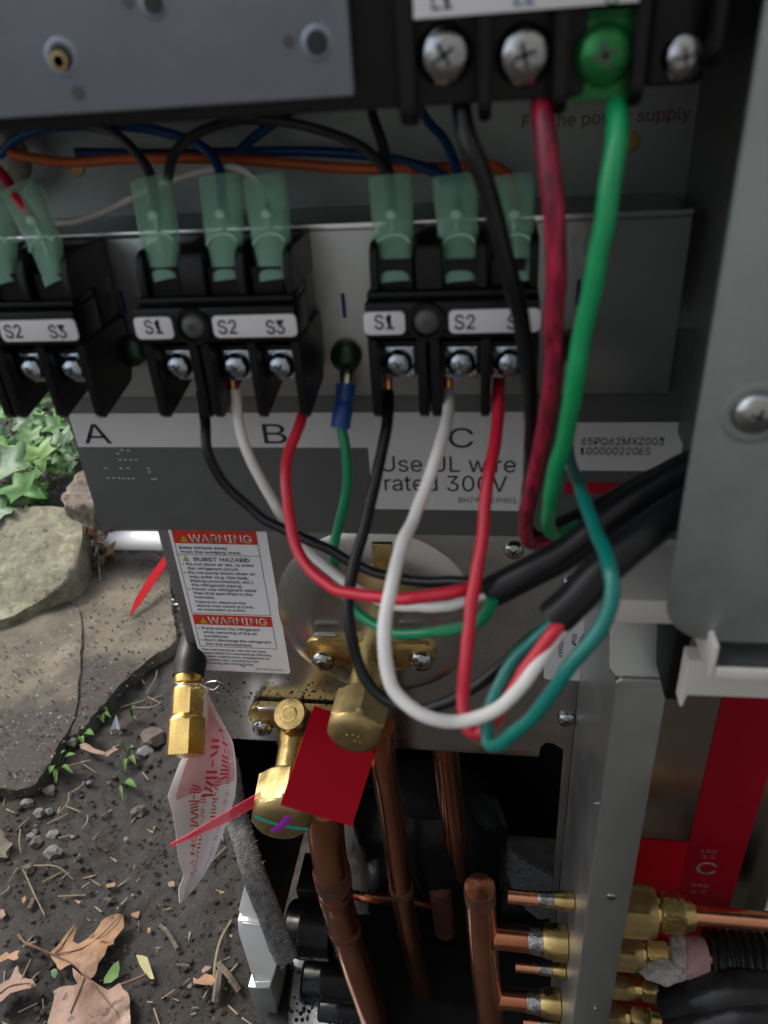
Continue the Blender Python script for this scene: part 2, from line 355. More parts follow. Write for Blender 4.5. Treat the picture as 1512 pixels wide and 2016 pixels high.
# ------------------------------------------------------------------ terrain
def terrain(x, y):
    h = 0.0
    s = max(0, min(1, (y - 0.74 + 0.12 * (x + 0.6)) / 0.22)); s = s * s * (3 - 2 * s)
    k = max(0, min(1, (-0.62 - x) / 0.07))
    h += 0.075 * s * k
    v = Vector((x, y, 0))
    h += 0.010 * noise.noise(v * 7) + 0.006 * noise.noise(v * 22 + Vector((5, 0, 0))) + 0.0055 * abs(noise.noise(v * 45)) + 0.0030 * noise.noise(v * 90) + 0.0022 * noise.noise(v * 150)
    return h
def axis(segs):
    out = []
    for a, b_, st in segs:
        k = max(1, round((b_ - a) / st)); out += [a + (b_ - a) * i / k for i in range(k)]
    return out + [segs[-1][1]]
xs = axis([(-60, -6, 6), (-6, -1.3, 0.2), (-1.35, -0.10, 0.0048), (-0.10, 0.6, 0.03), (0.6, 6, 0.3), (6, 60, 6)])
ys = axis([(-60, -6, 6), (-6, 0.12, 0.3), (0.12, 0.20, 0.02), (0.20, 1.00, 0.0045), (1.0, 1.8, 0.02), (1.8, 6, 0.3), (6, 60, 6)])
verts = [(x, y, terrain(x, y) if abs(x) < 3 and abs(y) < 3 else 0.0) for y in ys for x in xs]; nx = len(xs)
faces = [(j * nx + i, j * nx + i + 1, (j + 1) * nx + i + 1, (j + 1) * nx + i) for j in range(len(ys) - 1) for i in range(nx - 1)]
me = bpy.data.meshes.new('ground'); me.from_pydata(verts, [], faces); me.materials.append(MATS['soil'])
me.polygons.foreach_set('use_smooth', [True] * len(me.polygons))
g = bpy.data.objects.new('ground', me); COL.objects.link(g); g['kind'] = 'structure'; g['label'] = 'dark damp bare soil'
def G(px, py, lift=0.0):
    """photo pixel -> point on the soil"""
    z = 0.0
    for _ in range(12):
        p = P(px, py, Z=z); z = terrain(p.x, p.y) + lift
    return P(px, py, Z=z)

# ------------------------------------------------------------------ unseen wall added behind the camera to shade the opened cabinet
bm = B(); box(bm, -0.35, 5.0, -0.95, -0.75, -0.05, 3.2, 0.004)
link('shade_wall', bm, 'plaster', None, label='unseen added wall that shades the opened cabinet', cat='wall')

# ------------------------------------------------------------------ heat pump unit
YT, YC, YS, YB, YP, YL, YW, YV = 0.172, 0.165, 0.210, 0.213, 0.245, 0.250, 0.285, 0.300
unit = empty('heat_pump', (0, 0.30, 0), 'opened grey metal heat pump cabinet standing on the soil', 'heat pump')
XL = (PX(125, 820, YL) + PX(205, 1045, YL)) / 2            # left edge of the wiring panel
XS = PX(1213, 1345, YS)                                    # plane of the side plate
XV = (PX(310, 1050, YV) + PX(415, 1430, YV)) / 2           # left edge of the valve plate
Z_LEDGE = PZ(700, 452, YP); Z_PLATE = PZ(1230, 775, YP); XPR = PX(1340, 600, YP)
Z_PB = PZ(640, 1050, YL); Z_VB = (PZ(420, 1452, YV) + PZ(1050, 1490, YV)) / 2
# mounting plate behind the terminal blocks, with the bent ledge on top of it
bm = B(); box(bm, -0.215, XPR, YP, YP + 0.0012, Z_PLATE, Z_LEDGE, 0.0004); link('mounting_plate', bm, 'galv', unit)
bm = B(); box(bm, -0.215, XPR, YP + 0.0016, YW, Z_LEDGE - 0.0012, Z_LEDGE); link('ledge', bm, 'galv', unit)
bm = B(); box(bm, -0.214, XPR, YP - 0.0008, YP + 0.0014, Z_LEDGE + 0.0002, Z_LEDGE + 0.0022, 0.0004); link('folded_edge', bm, 'edge_bright', unit)
# back wall of the wiring compartment
bm = B(); box(bm, -0.30, XPR + 0.025, YW + 0.0005, YW + 0.002, Z_LEDGE - 0.04, 0.80); back = link('back_wall', bm, 'galv_dull', unit)
textpx('For the power supply', 'ink_red', back, 1028, 1358, 244, 26, YW + 0.0003)
bm = B(); lathe(bm, P(1243, 280, Y=YW + 0.0005), (0, -1, 0), [(0, 0.0032), (0.0005, 0.003), (0.0006, 0.0018)], 16); link('rivet', bm, 'brass_dull', unit)
bm = B(); lathe(bm, P(150, 330, Y=YW + 0.0005), (0, -1, 0), [(0, 0.0032), (0.0005, 0.003), (0.0006, 0.0018)], 16); link('rivet', bm, 'brass_dull', unit)
# wiring panel with its stickers
bm = B(); box(bm, XL, XPR + 0.03, YL, YL + 0.0012, Z_PB, Z_PLATE + 0.02, 0.0004); link('wiring_panel', bm, 'coated_steel', unit)
bm = B(); box(bm, XL + 0.001, XPR + 0.03, YL + 0.0014, YV + 0.02, Z_PB, Z_PB + 0.0012); link('panel_flange', bm, 'coated_steel', unit)
zt, zb = PZ(600, 812, YL), PZ(440, 880, YL)
x1 = PX(1040, 900, YL); xm = PX(728, 920, YL); zc = PZ(870, 1003, YL)
bm = B(); plate(bm, [(XL + 0.0012, zt), (XL + 0.0012, zb), (xm, zb), (xm, zc), (x1, zc), (x1, zt)], YL - 0.0003, 0.0002)
st = link('wiring_sticker', bm, 'sticker_grey', unit, smooth=False)
for ch, a_, b_ in (('A', 168, 221), ('B', 521, 566), ('C', 884, 932)): textpx(ch, 'ink', st, a_, b_, 873 if ch != 'C' else 881, 38, YL - 0.0004)
textpx('Use UL wire', 'ink', st, 752, 1015, 929, 30, YL - 0.0004)
textpx('rated 300V', 'ink', st, 758, 998, 967, 30, YL - 0.0004)
textpx('BH79E357H01', 'ink_grey', st, 903, 1016, 990, 10, YL - 0.0004)
# embossed marks below the letter A
bm = B()
for px, py in [(240, 886), (252, 887), (232, 893), (236, 905), (246, 905), (258, 905), (268, 905), (208, 922), (238, 922), (252, 922), (292, 922), (294, 929), (213, 941), (224, 941), (235, 941), (243, 942), (253, 942), (262, 942), (300, 943), (306, 943)]:
    p = P(px, py, Y=YL - 0.0001); box(bm, p.x - 0.0005, p.x + 0.0006, YL - 0.0003, YL + 0.0002, p.z - 0.00015, p.z + 0.00015)
link('embossed_marks', bm, 'sticker_grey', unit, smooth=False)
# serial sticker
bm = B(); plate(bm, rrect(PX(1112, 880, YL), PX(1343, 880, YL), PZ(1230, 926, YL), PZ(1230, 831, YL), 0.0016), YL - 0.0003, 0.0002)
st = link('serial_sticker', bm, 'sticker_grey', unit, smooth=False)
textpx('65PQ62MXZ003', 'ink_grey', st, 1144, 1307, 876, 14, YL - 0.0004, weight=0.004)
textpx('100000220ES', 'ink_grey', st, 1142, 1280, 895, 14, YL - 0.0004, weight=0.004)
bm = B(); box(bm, PX(1112, 950, YL), PX(1300, 950, YL), YL - 0.0002, YL, PZ(1200, 972, YL), PZ(1200, 950, YL)); link('red_reflection', bm, 'red_label', unit)  # red reflection on the panel, drawn as a thin coloured strip
# inverter cover at the top, with embossed screw holes, and the black seal under it
zs = PZ(350, 212, YT - 0.002); xr = PX(691, 100, YT - 0.002)
bm = B(); box(bm, -0.30, xr, YT - 0.002, YT, zs, 0.80, 0.0006); cov = link('inverter_cover', bm, 'sink_metal', unit)
for px, py, r in ((122, 113, 0.0032), (625, 85, 0.0028), (303, 6, 0.0026)):
    p = P(px, py, Y=YT - 0.002); bm = B()
    lathe(bm, p + Vector((0, 0.0002, 0)), (0, -1, 0), [(0, r * 1.25), (0.0003, r * 1.1), (0.0005, r * 0.85), (0.0004, r * 0.75), (0.0001, r * 0.7)], 24); h = link('screw_boss', bm, 'sink_metal', cov)
    bm = B(); lathe(bm, p + Vector((0, -0.0005, 0)), (0, -1, 0), [(0, r * 0.7), (0.0002, r * 0.66)], 20); link('hole', bm, 'ink', cov, smooth=False)
    if px == 122: bm = B(); lathe(bm, p + Vector((-0.0004, -0.0008, -0.0006)), (0, -1, 0), [(0, r * 0.58), (0.0002, r * 0.55), (0.00025, r * 0.36), (0, r * 0.33)], 20); link('thread_ring', bm, 'brass_dull', cov)
    p2 = p + Vector((r * 0.5 if px < 200 else -r * 2.0, 0, r * (-2.0 if px < 200 else 0.2))); bm = B(); lathe(bm, p2, (0, -1, 0), [(0, r * 0.42), (0.0003, r * 0.4)], 14); link('locating_hole', bm, 'dark_slot', cov, smooth=False)
bm = B(); box(bm, -0.30, xr + 0.045, YT + 0.004, YW - 0.003, zs - 0.0030, 0.78, 0.001); link('seal', bm, 'black_rubber', unit)
# right cover: front sheet with rounded corner and the side wall going back from it
xc = PX(1310, 1210, YC); zc = PZ(1400, 1262, YC)
ol = [(0.30, 0.80), (xc, 0.80)] + [(xc + 0.0125 * (1 - math.cos(math.radians(a))), zc + 0.012 * (1 - math.sin(math.radians(a)))) for a in range(0, 91, 15)] + [(0.30, zc)]
bm = B(); plate(bm, ol, YC, 0.0014, 0.0005); cv = link('front_cover', bm, 'galv_dull', unit)
screw('cover_screw', P(1487, 812, Y=YC), (0, -1, 0), 0.0050, 'screw_steel', cv)
bm = B(); p = P(1487, 814, Y=YC); lathe(bm, p + Vector((0, 0.0004, 0)), (0, -1, 0), [(0, 0.0085), (0.0004, 0.0075), (0.0006, 0.0055), (0.0004, 0.005)], 28); link('screw_dimple', bm, 'galv_dull', cv)
xw = PX(1352, 600, YP) + 0.004
bm = B(); box(bm, xw, xw + 0.0012, YC + 0.004, YV, PZ(1340, 850, YL), 0.80); link('side_wall', bm, 'coated_steel', unit)
# valve plate (with the port notch), its folded left edge and the round stamped dish
xn0, xn1 = PX(1062, 1480, YV), PX(1110, 1480, YV); zn = PZ(1085, 1462, YV)
ol = [(XV, Z_PB + 0.05), (XV, Z_VB), (xn0, Z_VB)] + [(xn0, zn - 0.004), (xn0 + 0.003, zn), (xn1 - 0.006, zn), (xn1, zn - 0.005), (xn1, 0.09), (XS, 0.09), (XS, Z_PB + 0.05)]
bm = B(); plate(bm, ol, YV, 0.0014, 0.0003); link('valve_plate', bm, 'galv_shiny', unit)
zno = PZ(348, 1183, YV)
for za_, zb_ in ((zno + 0.004, Z_PB + 0.05), (Z_VB, zno - 0.006)):
    bm = B(); box(bm, XV - 0.0010, XV - 0.0002, YV + 0.001, YV + 0.024, za_, zb_); link('folded_side', bm, 'galv', unit)
bm = B(); p = P(352, 1186, Y=YV + 0.006); tube(bm, [p + Vector((-0.003, 0, 0.002)), p + Vector((-0.0035, 0, -0.0005)), p + Vector((-0.003, 0, -0.0015)), p + Vector((0.003, 0, -0.0015))], 0.0007, 8, 3); link('wire_clip', bm, 'edge_bright', unit)
pc = P(742, 1212, Y=YV); R0 = (PX(940, 1200, YV) - PX(545, 1200, YV)) / 2
bm = B(); lathe(bm, Vector((pc.x, YV + 0.0002, pc.z)), (0, -1, 0), [(0, R0 * 1.02), (0.0008, R0 * 0.99), (0.0022, R0 * 0.90), (0.0032, R0 * 0.80), (0.0036, R0 * 0.70), (0.0036, R0 * 0.62), (0.0030, R0 * 0.60), (0.0030, R0 * 0.3)], 64); link('stamped_dish', bm, 'galv_shiny', unit)
bm = B(); box(bm, PX(735, 1090, YV), PX(775, 1090, YV), YV - 0.004, YV - 0.0014, PZ(750, 1115, YV), PZ(750, 1062, YV), 0.0008); link('brass_tab', bm, 'brass_dull', unit)
for px, py, r in ((1012, 1082, 0.0048), (1125, 1148, 0.0042), (1115, 1415, 0.0048)): screw('plate_screw', P(px, py, Y=YV - 0.0002), (0, -1, 0), r, 'screw_steel', unit)
# warning sticker on the valve plate
yl = YV - 0.0004
lx0, lx1 = PX(330, 1056, yl), PX(505, 1060, yl); lz1, lz0 = Z_PB + 0.012, PZ(470, 1322, yl)
lx0 = (lx0 + PX(396, 1290, yl)) / 2; lx1 = PX(566, 1290, yl)
bm = B(); plate(bm, rrect(lx0, lx1, lz0, lz1, 0.0022), yl, 0.0002); ws = link('warning_sticker', bm, 'paper_white', unit, smooth=False)
W = lx1 - lx0; yb, yt = yl - 0.0002, yl - 0.00035
zl = lambda py: PZ(440, py, yl)
def band(z0, z1, m, name): bm_ = B(); box(bm_, lx0 + W * 0.035, lx1 - W * 0.105, yb, yb + 0.0001, z0, z1); return link(name, bm_, m, ws, smooth=False)
def tri(x, z, s, m):
    bm_ = B(); plate(bm_, [(x, z), (x + s, z), (x + s / 2, z + s * 0.95)], yt, 0.0001); link('warning_triangle', bm_, m, ws, smooth=False)
fx0, fx1 = lx0 + W * 0.035, lx1 - W * 0.105
def framebox(z0, z1):
    bm_ = B(); t = 0.00022
    for a in ((fx0, fx0 + t, z0, z1), (fx1 - t, fx1, z0, z1), (fx0 + t, fx1 - t, z0, z0 + t)): box(bm_, a[0], a[1], yb, yb + 0.0001, a[2], a[3])
    link('frame_line', bm_, 'ink_grey', ws, smooth=False)
z_w1, z_w2 = zl(1071), zl(1211)
band(z_w1, z_w1 + 0.0085, 'warn_red', 'red_band'); band(z_w2 - 0.0068, z_w2, 'warn_red', 'red_band')
text('WARNING', 'warn_white', ws, fx0 + W * 0.165, fx1 - W * 0.05, z_w1 + 0.0010, 0.0046, yt, weight=0.006)
text('WARNING', 'warn_white', ws, fx0 + W * 0.165, fx1 - W * 0.05, z_w2 - 0.0058, 0.0046, yt, weight=0.006)
tri(fx0 + W * 0.07, z_w1 + 0.001, 0.0042, 'warn_yellow'); tri(fx0 + W * 0.07, z_w2 - 0.0058, 0.0042, 'warn_yellow')
K1 = (z_w1 - z_w2) / 0.0560; K2 = (z_w2 - lz0 - 0.003) / 0.0435     # line spacing that fills the two halves of the sticker
def para(lines, z, step, cap, m='ink_grey', k=1.0):
    for s, ind, wf in lines:
        z -= step * k
        text(s, m, ws, fx0 + W * (0.02 + ind), fx0 + W * (0.02 + ind) + W * wf, z, cap * k, yt, weight=0.006)
    return z
zz = para([('Keep people away', 0.02, 0.50), ('from the working area.', 0.02, 0.63)], z_w1 - 0.0005, 0.0033, 0.0021, k=K1)
zk = zz - 0.0014 * K1; bm = B(); box(bm, fx0 + 0.0003, fx1 - 0.0003, yb, yb + 0.0001, zk, zk + 0.00022); link('frame_line', bm, 'ink_grey', ws, smooth=False)
text('BURST HAZARD', 'ink_grey', ws, fx0 + W * 0.16, fx0 + W * 0.74, zk - 0.0044 * K1, 0.0029 * K1, yt, weight=0.006); tri(fx0 + W * 0.045, zk - 0.0046 * K1, 0.0040 * K1, 'warn_yellow')
zz = para([('\u2022 Do not allow air etc. to enter', 0.01, 0.75), ('the refrigerant circuit.', 0.055, 0.54), ('\u2022 Do not pump down when air', 0.01, 0.75), ('may enter (e.g. Gas leak,', 0.055, 0.62), ('Piping unconnected, etc.)', 0.055, 0.66), ('the refrigerant piping.', 0.055, 0.54), ('\u2022 Never use refrigerant other', 0.01, 0.73), ('than that specified in the', 0.055, 0.63), ('manuals.', 0.055, 0.22)], zk - 0.0046 * K1, 0.00325, 0.0021, k=K1)
zz = para([('Failure to observe the', 0.055, 0.54), ('above may cause a burst,', 0.055, 0.62), ('an explosion or a fire.', 0.055, 0.52)], zz - 0.0006 * K1, 0.0031, 0.0019, k=K1)
framebox(z_w2 + 0.0008, z_w1)
zz = para([('\u2022 Pump down the refrigerant', 0.01, 0.68), ('when removing of the air', 0.055, 0.60), ('conditioner.', 0.055, 0.28), ("\u2022 Don't discharge the refrigerant", 0.01, 0.78), ('into the atmosphere.', 0.055, 0.52)], z_w2 - 0.0072, 0.00325, 0.0021, k=K2)
framebox(zz - 0.0014 * K2, z_w2 - 0.0068)
zz = para([('The manufacturer will not be held', -0.01, 0.72), ('responsible for mechanical failures,', -0.01, 0.78), ('system malfunction, breakdown or', -0.01, 0.75), ('accident, etc. caused by not', -0.01, 0.62), ('following the instructions.', -0.01, 0.56)], zz - 0.0018 * K2, 0.0029, 0.0018, k=K2)
text('BH79F732H01', 'ink_grey', ws, lx0 + W * 0.62, lx0 + W * 0.92, lz0 + 0.0022, 0.0011, yt)
bm = B(); c = P(477, 1311, Y=yt); plate(bm, [(c.x - 0.0014, c.z + 0.0010), (c.x - 0.0010, c.z + 0.0004), (c.x + 0.0012, c.z - 0.0014), (c.x + 0.0013, c.z - 0.0006)], yt, 0.0001); link('pen_mark', bm, 'marker_blue', ws, smooth=False)
# water drops under the sticker
bm = B(); random.seed(5)
for k in range(170):
    px, py = random.uniform(425, 700), random.gauss(1372, 14) if k < 110 else random.uniform(1340, 1440)
    if px < 300 + (py - 1050) * 0.27 + 22: continue
    p = P(px, py, Y=YV); r = random.uniform(0.0003, 0.0010)
    lathe(bm, p, (0, -1, 0), [(0, r), (r * 0.22, r * 0.8), (r * 0.32, r * 0.3)], 8)
mat('water', (1, 1, 1), 0.03, 0, trans=1.0); link('water_drops', bm, 'water', unit, kind='stuff')
# QR-free information sticker at the right of the valve plate
p0 = P(1070, 1325, Y=YV - 0.0004); x0 = PX(1072, 1300, YV); x1_ = PX(1165, 1300, YV)
bm = B(); plate(bm, rrect(x0, x1_, PZ(1110, 1338, YV), PZ(1150, 1195, YV), 0.0022), YV - 0.0004, 0.0002); st = link('information_sticker', bm, 'sticker_grey', unit, smooth=False)
for s, px in (('00000619', 1102), ('0047', 1127), ('*01R02', 1142)):
    a = P(px, 1248, Y=YV - 0.0006)
    text(s, 'ink_grey', st, 0, 0.0019 * len(s), 0, 0.0021, 0, basis=(Vector((0, 0, -1)), Vector((1, 0, 0))), origin=Vector((a.x, YV - 0.0006, a.z)), weight=0.008)
# side plate and the front strip folded from it
zst = PZ(1260, 1338, YS)
bm = B(); box(bm, XS, XS + 0.0012, YS + 0.0015, YV - 0.0008, 0.06, zst - 0.002); link('side_plate', bm, 'galv', unit)
x2 = (PX(1318, 1345, YS) + PX(1197, 2010, YS)) / 2
bm = B(); plate(bm, [(XS + 0.0018, zst), (XS, zst - 0.0022), (XS, 0.05), (x2, 0.05), (x2, zst)], YS, 0.0012, 0.0004); stp = link('corner_strip', bm, 'galv', unit)
bm = B(); x3, x4 = PX(1207, 1270, YS), PX(1305, 1270, YS)
o_ = [Vector((x3 - 0.0005, YS + 0.016, PZ(1250, 1228, YS) + 0.004)), Vector((x3, YS + 0.002, zst + 0.0035)), Vector((x3 + 0.0022, YS + 0.0004, zst + 0.0012)), Vector((x4 + 0.0012, YS + 0.0004, zst + 0.0012)), Vector((x4, YS + 0.016, PZ(1250, 1228, YS) + 0.004))]
prism(bm, o_, (0, 0.0005, -0.0011)); link('bent_tab', bm, 'galv', unit, edge=20)
bm = B(); tube(bm, [P(1206, 1580, Y=YS + 0.006), P(1180, 1581, Y=YS + 0.006), P(1168, 1580, Y=YS + 0.006)], lambda t: 0.0016 * (1 - t * 0.75), 10, 4); link('screw_tip', bm, 'screw_steel', unit)
for px, py in ((1203, 1766), (1172, 1984)):
    screw('strip_screw', P(px, py, Y=YS), (0, -1, 0), 0.0022 if py < 1900 else 0.0006, 'screw_steel', stp, h=0.0008)
# panel with the red port label at the right of the strip, behind the fittings
YR = 0.285
xa_ = XS + 0.0012; xb_ = PX(1440, 1750, YR)
mat('galv_warm', (0.44, 0.40, 0.345), 0.24, 1.0, var=0.05, vscale=20, rvar=0.06, bump=0.04, bscale=120)
bm = B(); box(bm, xa_, 0.16, YR, YR + 0.0012, 0.05, PZ(1400, 1330, YR) + 0.03); link('port_panel', bm, 'galv_warm', unit)
xl0, xl1 = (PX(1418, 1380, YR) + PX(1345, 1710, YR)) / 2, (PX(1512, 1490, YR) + PX(1443, 1790, YR)) / 2
bm = B(); plate(bm, [(xl0, PZ(1460, 1330, YR)), (xl0, 0.12), (xl1, 0.12), (xl1, PZ(1460, 1330, YR))], YR - 0.0004, 0.0002); pl = link('port_label', bm, 'red_label', unit, smooth=False)
bm = B(); plate(bm, [(PX(1255, 1650, YR), PZ(1300, 1653, YR)), (PX(1255, 1650, YR), 0.12), (xl0, 0.12), (xl0, PZ(1300, 1653, YR))], YR - 0.0004, 0.0002); link('port_label_arm', bm, 'red_card', unit, smooth=False)
textpx('LIQ', 'label_print', pl, 1380, 1412, 1679, 6, YR - 0.0005)
textpx('C', 'label_print', pl, 1367, 1408, 1721, 23, YR - 0.0005, weight=0.01)
textpx('GAS', 'label_print', pl, 1360, 1394, 1746, 6, YR - 0.0005)
bm = B()
for px, py in ((1387, 1687), (1403, 1687), (1366, 1755), (1384, 1755)):
    p = P(px, py, Y=YR - 0.0005); s_ = 0.0016
    box(bm, p.x - s_, p.x + s_, YR - 0.0006, YR - 0.0005, p.z + 0.0009, p.z + 0.0012); box(bm, p.x - s_, p.x + s_, YR - 0.0006, YR - 0.0005, p.z - 0.0012, p.z - 0.0009); box(bm, p.x - 0.00015, p.x + 0.00015, YR - 0.00062, YR - 0.00052, p.z - 0.0011, p.z + 0.0011)
link('label_characters', bm, 'label_print', pl, smooth=False)
bm = B(); xq = PX(1512, 1700, YR) ; box(bm, xq, 0.17, YR - 0.012, YR - 0.010, 0.05, PZ(1512, 1640, YR - 0.012), 0.0006); link('corner_panel', bm, 'white_plastic', unit)
# white plastic trim under the cover: tray with a galvanised floor, drip edge and left piece
yq = 0.176
bm = B(); x5 = PX(1350, 1330, yq); z5 = PZ(1400, 1385, yq)
ol = [(x5, PZ(1360, 1300, yq)), (x5, PZ(1352, 1392, yq)), (x5 + 0.0010, PZ(1352, 1392, yq)), (x5 + 0.0011, PZ(1352, 1366, yq)), (0.12, PZ(1352, 1366, yq)), (0.12, PZ(1420, 1335, yq)), (PX(1402, 1330, yq), PZ(1420, 1335, yq)), (PX(1402, 1330, yq), PZ(1360, 1300, yq))]
plate(bm, ol, yq, 0.006, 0.0004); tr = link('trim_cover', bm, 'white_plastic', unit)
bm = B(); y6 = YC - 0.006; a, b_, c_, d_ = PX(1405, 1275, y6), PX(1420, 1275, y6), PZ(1410, 1272, y6), PZ(1410, 1336, y6)
box(bm, a, a + 0.0015, y6, y6 + 0.016, d_, c_, 0.0003); box(bm, a + 0.0017, 0.12, y6, y6 + 0.0012, d_, d_ + 0.0035, 0.0003); link('trim_tray', bm, 'white_plastic', unit)
bm = B(); box(bm, a + 0.0017, 0.12, y6 + 0.0014, y6 + 0.022, d_ + 0.0008, d_ + 0.0018); link('tray_floor', bm, 'galv', unit)
y7 = 0.196; bm = B(); xa7, xb7, za7, zb7 = PX(1207, 1200, y7), PX(1330, 1200, y7), PZ(1260, 1226, y7), PZ(1260, 1182, y7)
plate(bm, rrect(xa7, xb7 + 0.03, za7, zb7, 0.0018), y7, 0.030, 0.0006); link('trim_block', bm, 'white_plastic', unit)
bm = B(); box(bm, PX(1316, 1330, 0.196), PX(1349, 1330, 0.196), 0.196, 0.224, PZ(1330, 1380, 0.196), PZ(1330, 1240, 0.196), 0.0012); link('black_felt', bm, 'black_blanket', unit)
# black sound-insulated compartment, base pan, rear body and lid
YI = 0.425
bm = B(); box(bm, XV + 0.004, XS + 0.02, YI, YI + 0.006, 0.05, Z_VB + 0.06); link('insulation_blanket', bm, 'black_blanket', unit)
bm = B(); box(bm, XV, XV + 0.0030, YV + 0.0026, YI, 0.055, Z_VB + 0.03); link('compartment_side', bm, 'black_blanket', unit)
bm = B(); box(bm, XV + 0.004, XS - 0.001, YV + 0.002, YI - 0.001, Z_VB + 0.055, Z_VB + 0.06); link('compartment_top', bm, 'black_blanket', unit)
bm = B(); box(bm, XV - 0.004, 0.42, YI + 0.01, 0.62, 0.05, 0.76); link('rear_body', bm, 'paint_light', unit)
bm = B(); box(bm, -0.32, 0.44, 0.155, 0.64, 0.801, 0.815, 0.003); link('lid', bm, 'paint_light', unit)
bm = B(); box(bm, 0.30, 0.42, 0.20, YI, 0.05, 0.80); link('outer_side', bm, 'paint_light', unit)
# lower left corner: painted corner cover, foot, floor of the base pan, felt seal
yk = 0.268
def poly(pts, Y): return [(lambda p: (p.x, p.z))(P(px, py, Y=Y)) for px, py in pts]
bm = B(); plate(bm, poly([(468, 1812), (517, 1817), (545, 1892), (532, 1941), (503, 1943), (471, 1840)], yk), yk, 0.012, 0.0004); cc = link('corner_cover', bm, 'paint_pale', unit)
bm = B(); plate(bm, poly([(482, 1742), (496, 1738), (506, 1760), (522, 1815), (476, 1807), (469, 1795)], yk), yk + 0.001, 0.014, 0.0003); link('corner_cap', bm, 'pvc', unit)
bm = B(); plate(bm, poly([(478, 1815), (512, 1819), (513, 1826), (479, 1822)], yk), yk - 0.0008, 0.0006); link('slot_rib', bm, 'pvc', cc)
bm = B(); plate(bm, poly([(504, 1931), (533, 1930), (531, 1941), (503, 1943)], yk), yk - 0.0010, 0.0008); link('lower_rib', bm, 'pvc', cc)
bm = B(); a = P(497, 1946, Y=yk); b_ = P(531, 1946, Y=yk); box(bm, a.x - 0.004, b_.x, yk + 0.001, yk + 0.04, -0.01, a.z - 0.001, 0.001); link('foot', bm, 'galv_dull', unit)
bm = B(); ZF = 0.034; prism(bm, [P(545, 1886, Z=ZF + 0.006), P(578, 1892, Z=ZF + 0.006), P(560, 2034, Z=ZF + 0.006), P(521, 2034, Z=ZF + 0.006)], (0, 0, -0.02)); link('pan_rim', bm, 'black_rubber', unit)
bm = B(); prism(bm, [P(572, 1840, Z=ZF), P(556, 2060, Z=ZF), P(1000, 2060, Z=ZF), P(1000, 1840, Z=ZF)], (0, 0, -0.004)); link('base_pan', bm, 'pan_paint', unit)
bm = B(); prism(bm, [P(648, 1870, Z=ZF + 0.003), P(690, 1960, Z=ZF + 0.003), P(735, 1965, Z=ZF + 0.003), P(740, 2060, Z=ZF + 0.003), P(1130, 2060, Z=ZF + 0.003), P(1130, 1800, Z=ZF + 0.003), P(660, 1800, Z=ZF + 0.003)], (0, 0, -0.0025)); link('sound_mat', bm, 'black_blanket', unit)
bm = B()
for k in range(60):
    px, py = random.uniform(565, 640), random.uniform(1905, 2010); p = P(px, py, Z=ZF); r = random.uniform(0.0005, 0.0018)
    lathe(bm, p, (0, 0, 1), [(0, r), (r * 0.3, r * 0.8), (r * 0.45, r * 0.3)], 8)
link('water_drops', bm, 'water', unit, kind='stuff')
bm = B(); tube(bm, [P(446, 1500, Y=0.305), P(464, 1600, Y=0.298), P(482, 1660, Y=0.286), P(505, 1735, Y=0.272), P(531, 1800, Y=0.264), P(551, 1858, Y=0.260), P(566, 1890, Y=0.259)], lambda t: 0.0074 + 0.0004 * t - (0.003 if t > 0.97 else 0), 18, 10, flat=0.6, flatdir=(0.35, -1, 0), wob=0.06)
fs = link('felt_seal', bm, 'felt', unit)
fl = spline([P(446, 1500, Y=0.305), P(464, 1600, Y=0.298), P(482, 1660, Y=0.286), P(505, 1735, Y=0.272), P(531, 1800, Y=0.264), P(551, 1858, Y=0.260), P(566, 1890, Y=0.259)], 12)
bm = B()
for k in range(700):
    c = random.choice(fl); an = random.uniform(0, 6.28); rd_ = Vector((0.9 * math.cos(an), 0.55 * math.sin(an), random.uniform(-0.5, 0.5))).normalized(); a0_ = c + rd_ * 0.0066 + Vector((0, 0, random.uniform(-0.004, 0.004))); e0_ = a0_ + rd_ * random.uniform(0.0004, 0.0012) + Vector((random.uniform(-1, 1), random.uniform(-1, 1), random.uniform(-1, 1))) * 0.002; sd_ = (e0_ - a0_).orthogonal().normalized() * 0.00012
    bm.faces.new([bm.verts.new(a0_ - sd_), bm.verts.new(a0_ + sd_), bm.verts.new(e0_)])
link('fuzz', bm, 'fuzz', fs, kind='stuff')

bm = B(); plate(bm, poly([(972, 1632), (990, 1655), (1020, 1690), (1060, 1712), (1112, 1738), (1112, 1805), (1060, 1812), (1035, 1790), (1010, 1760), (990, 1700)], 0.36), 0.36, 0.004, 0.0008); link('insulation_scrap', bm, 'felt', unit)
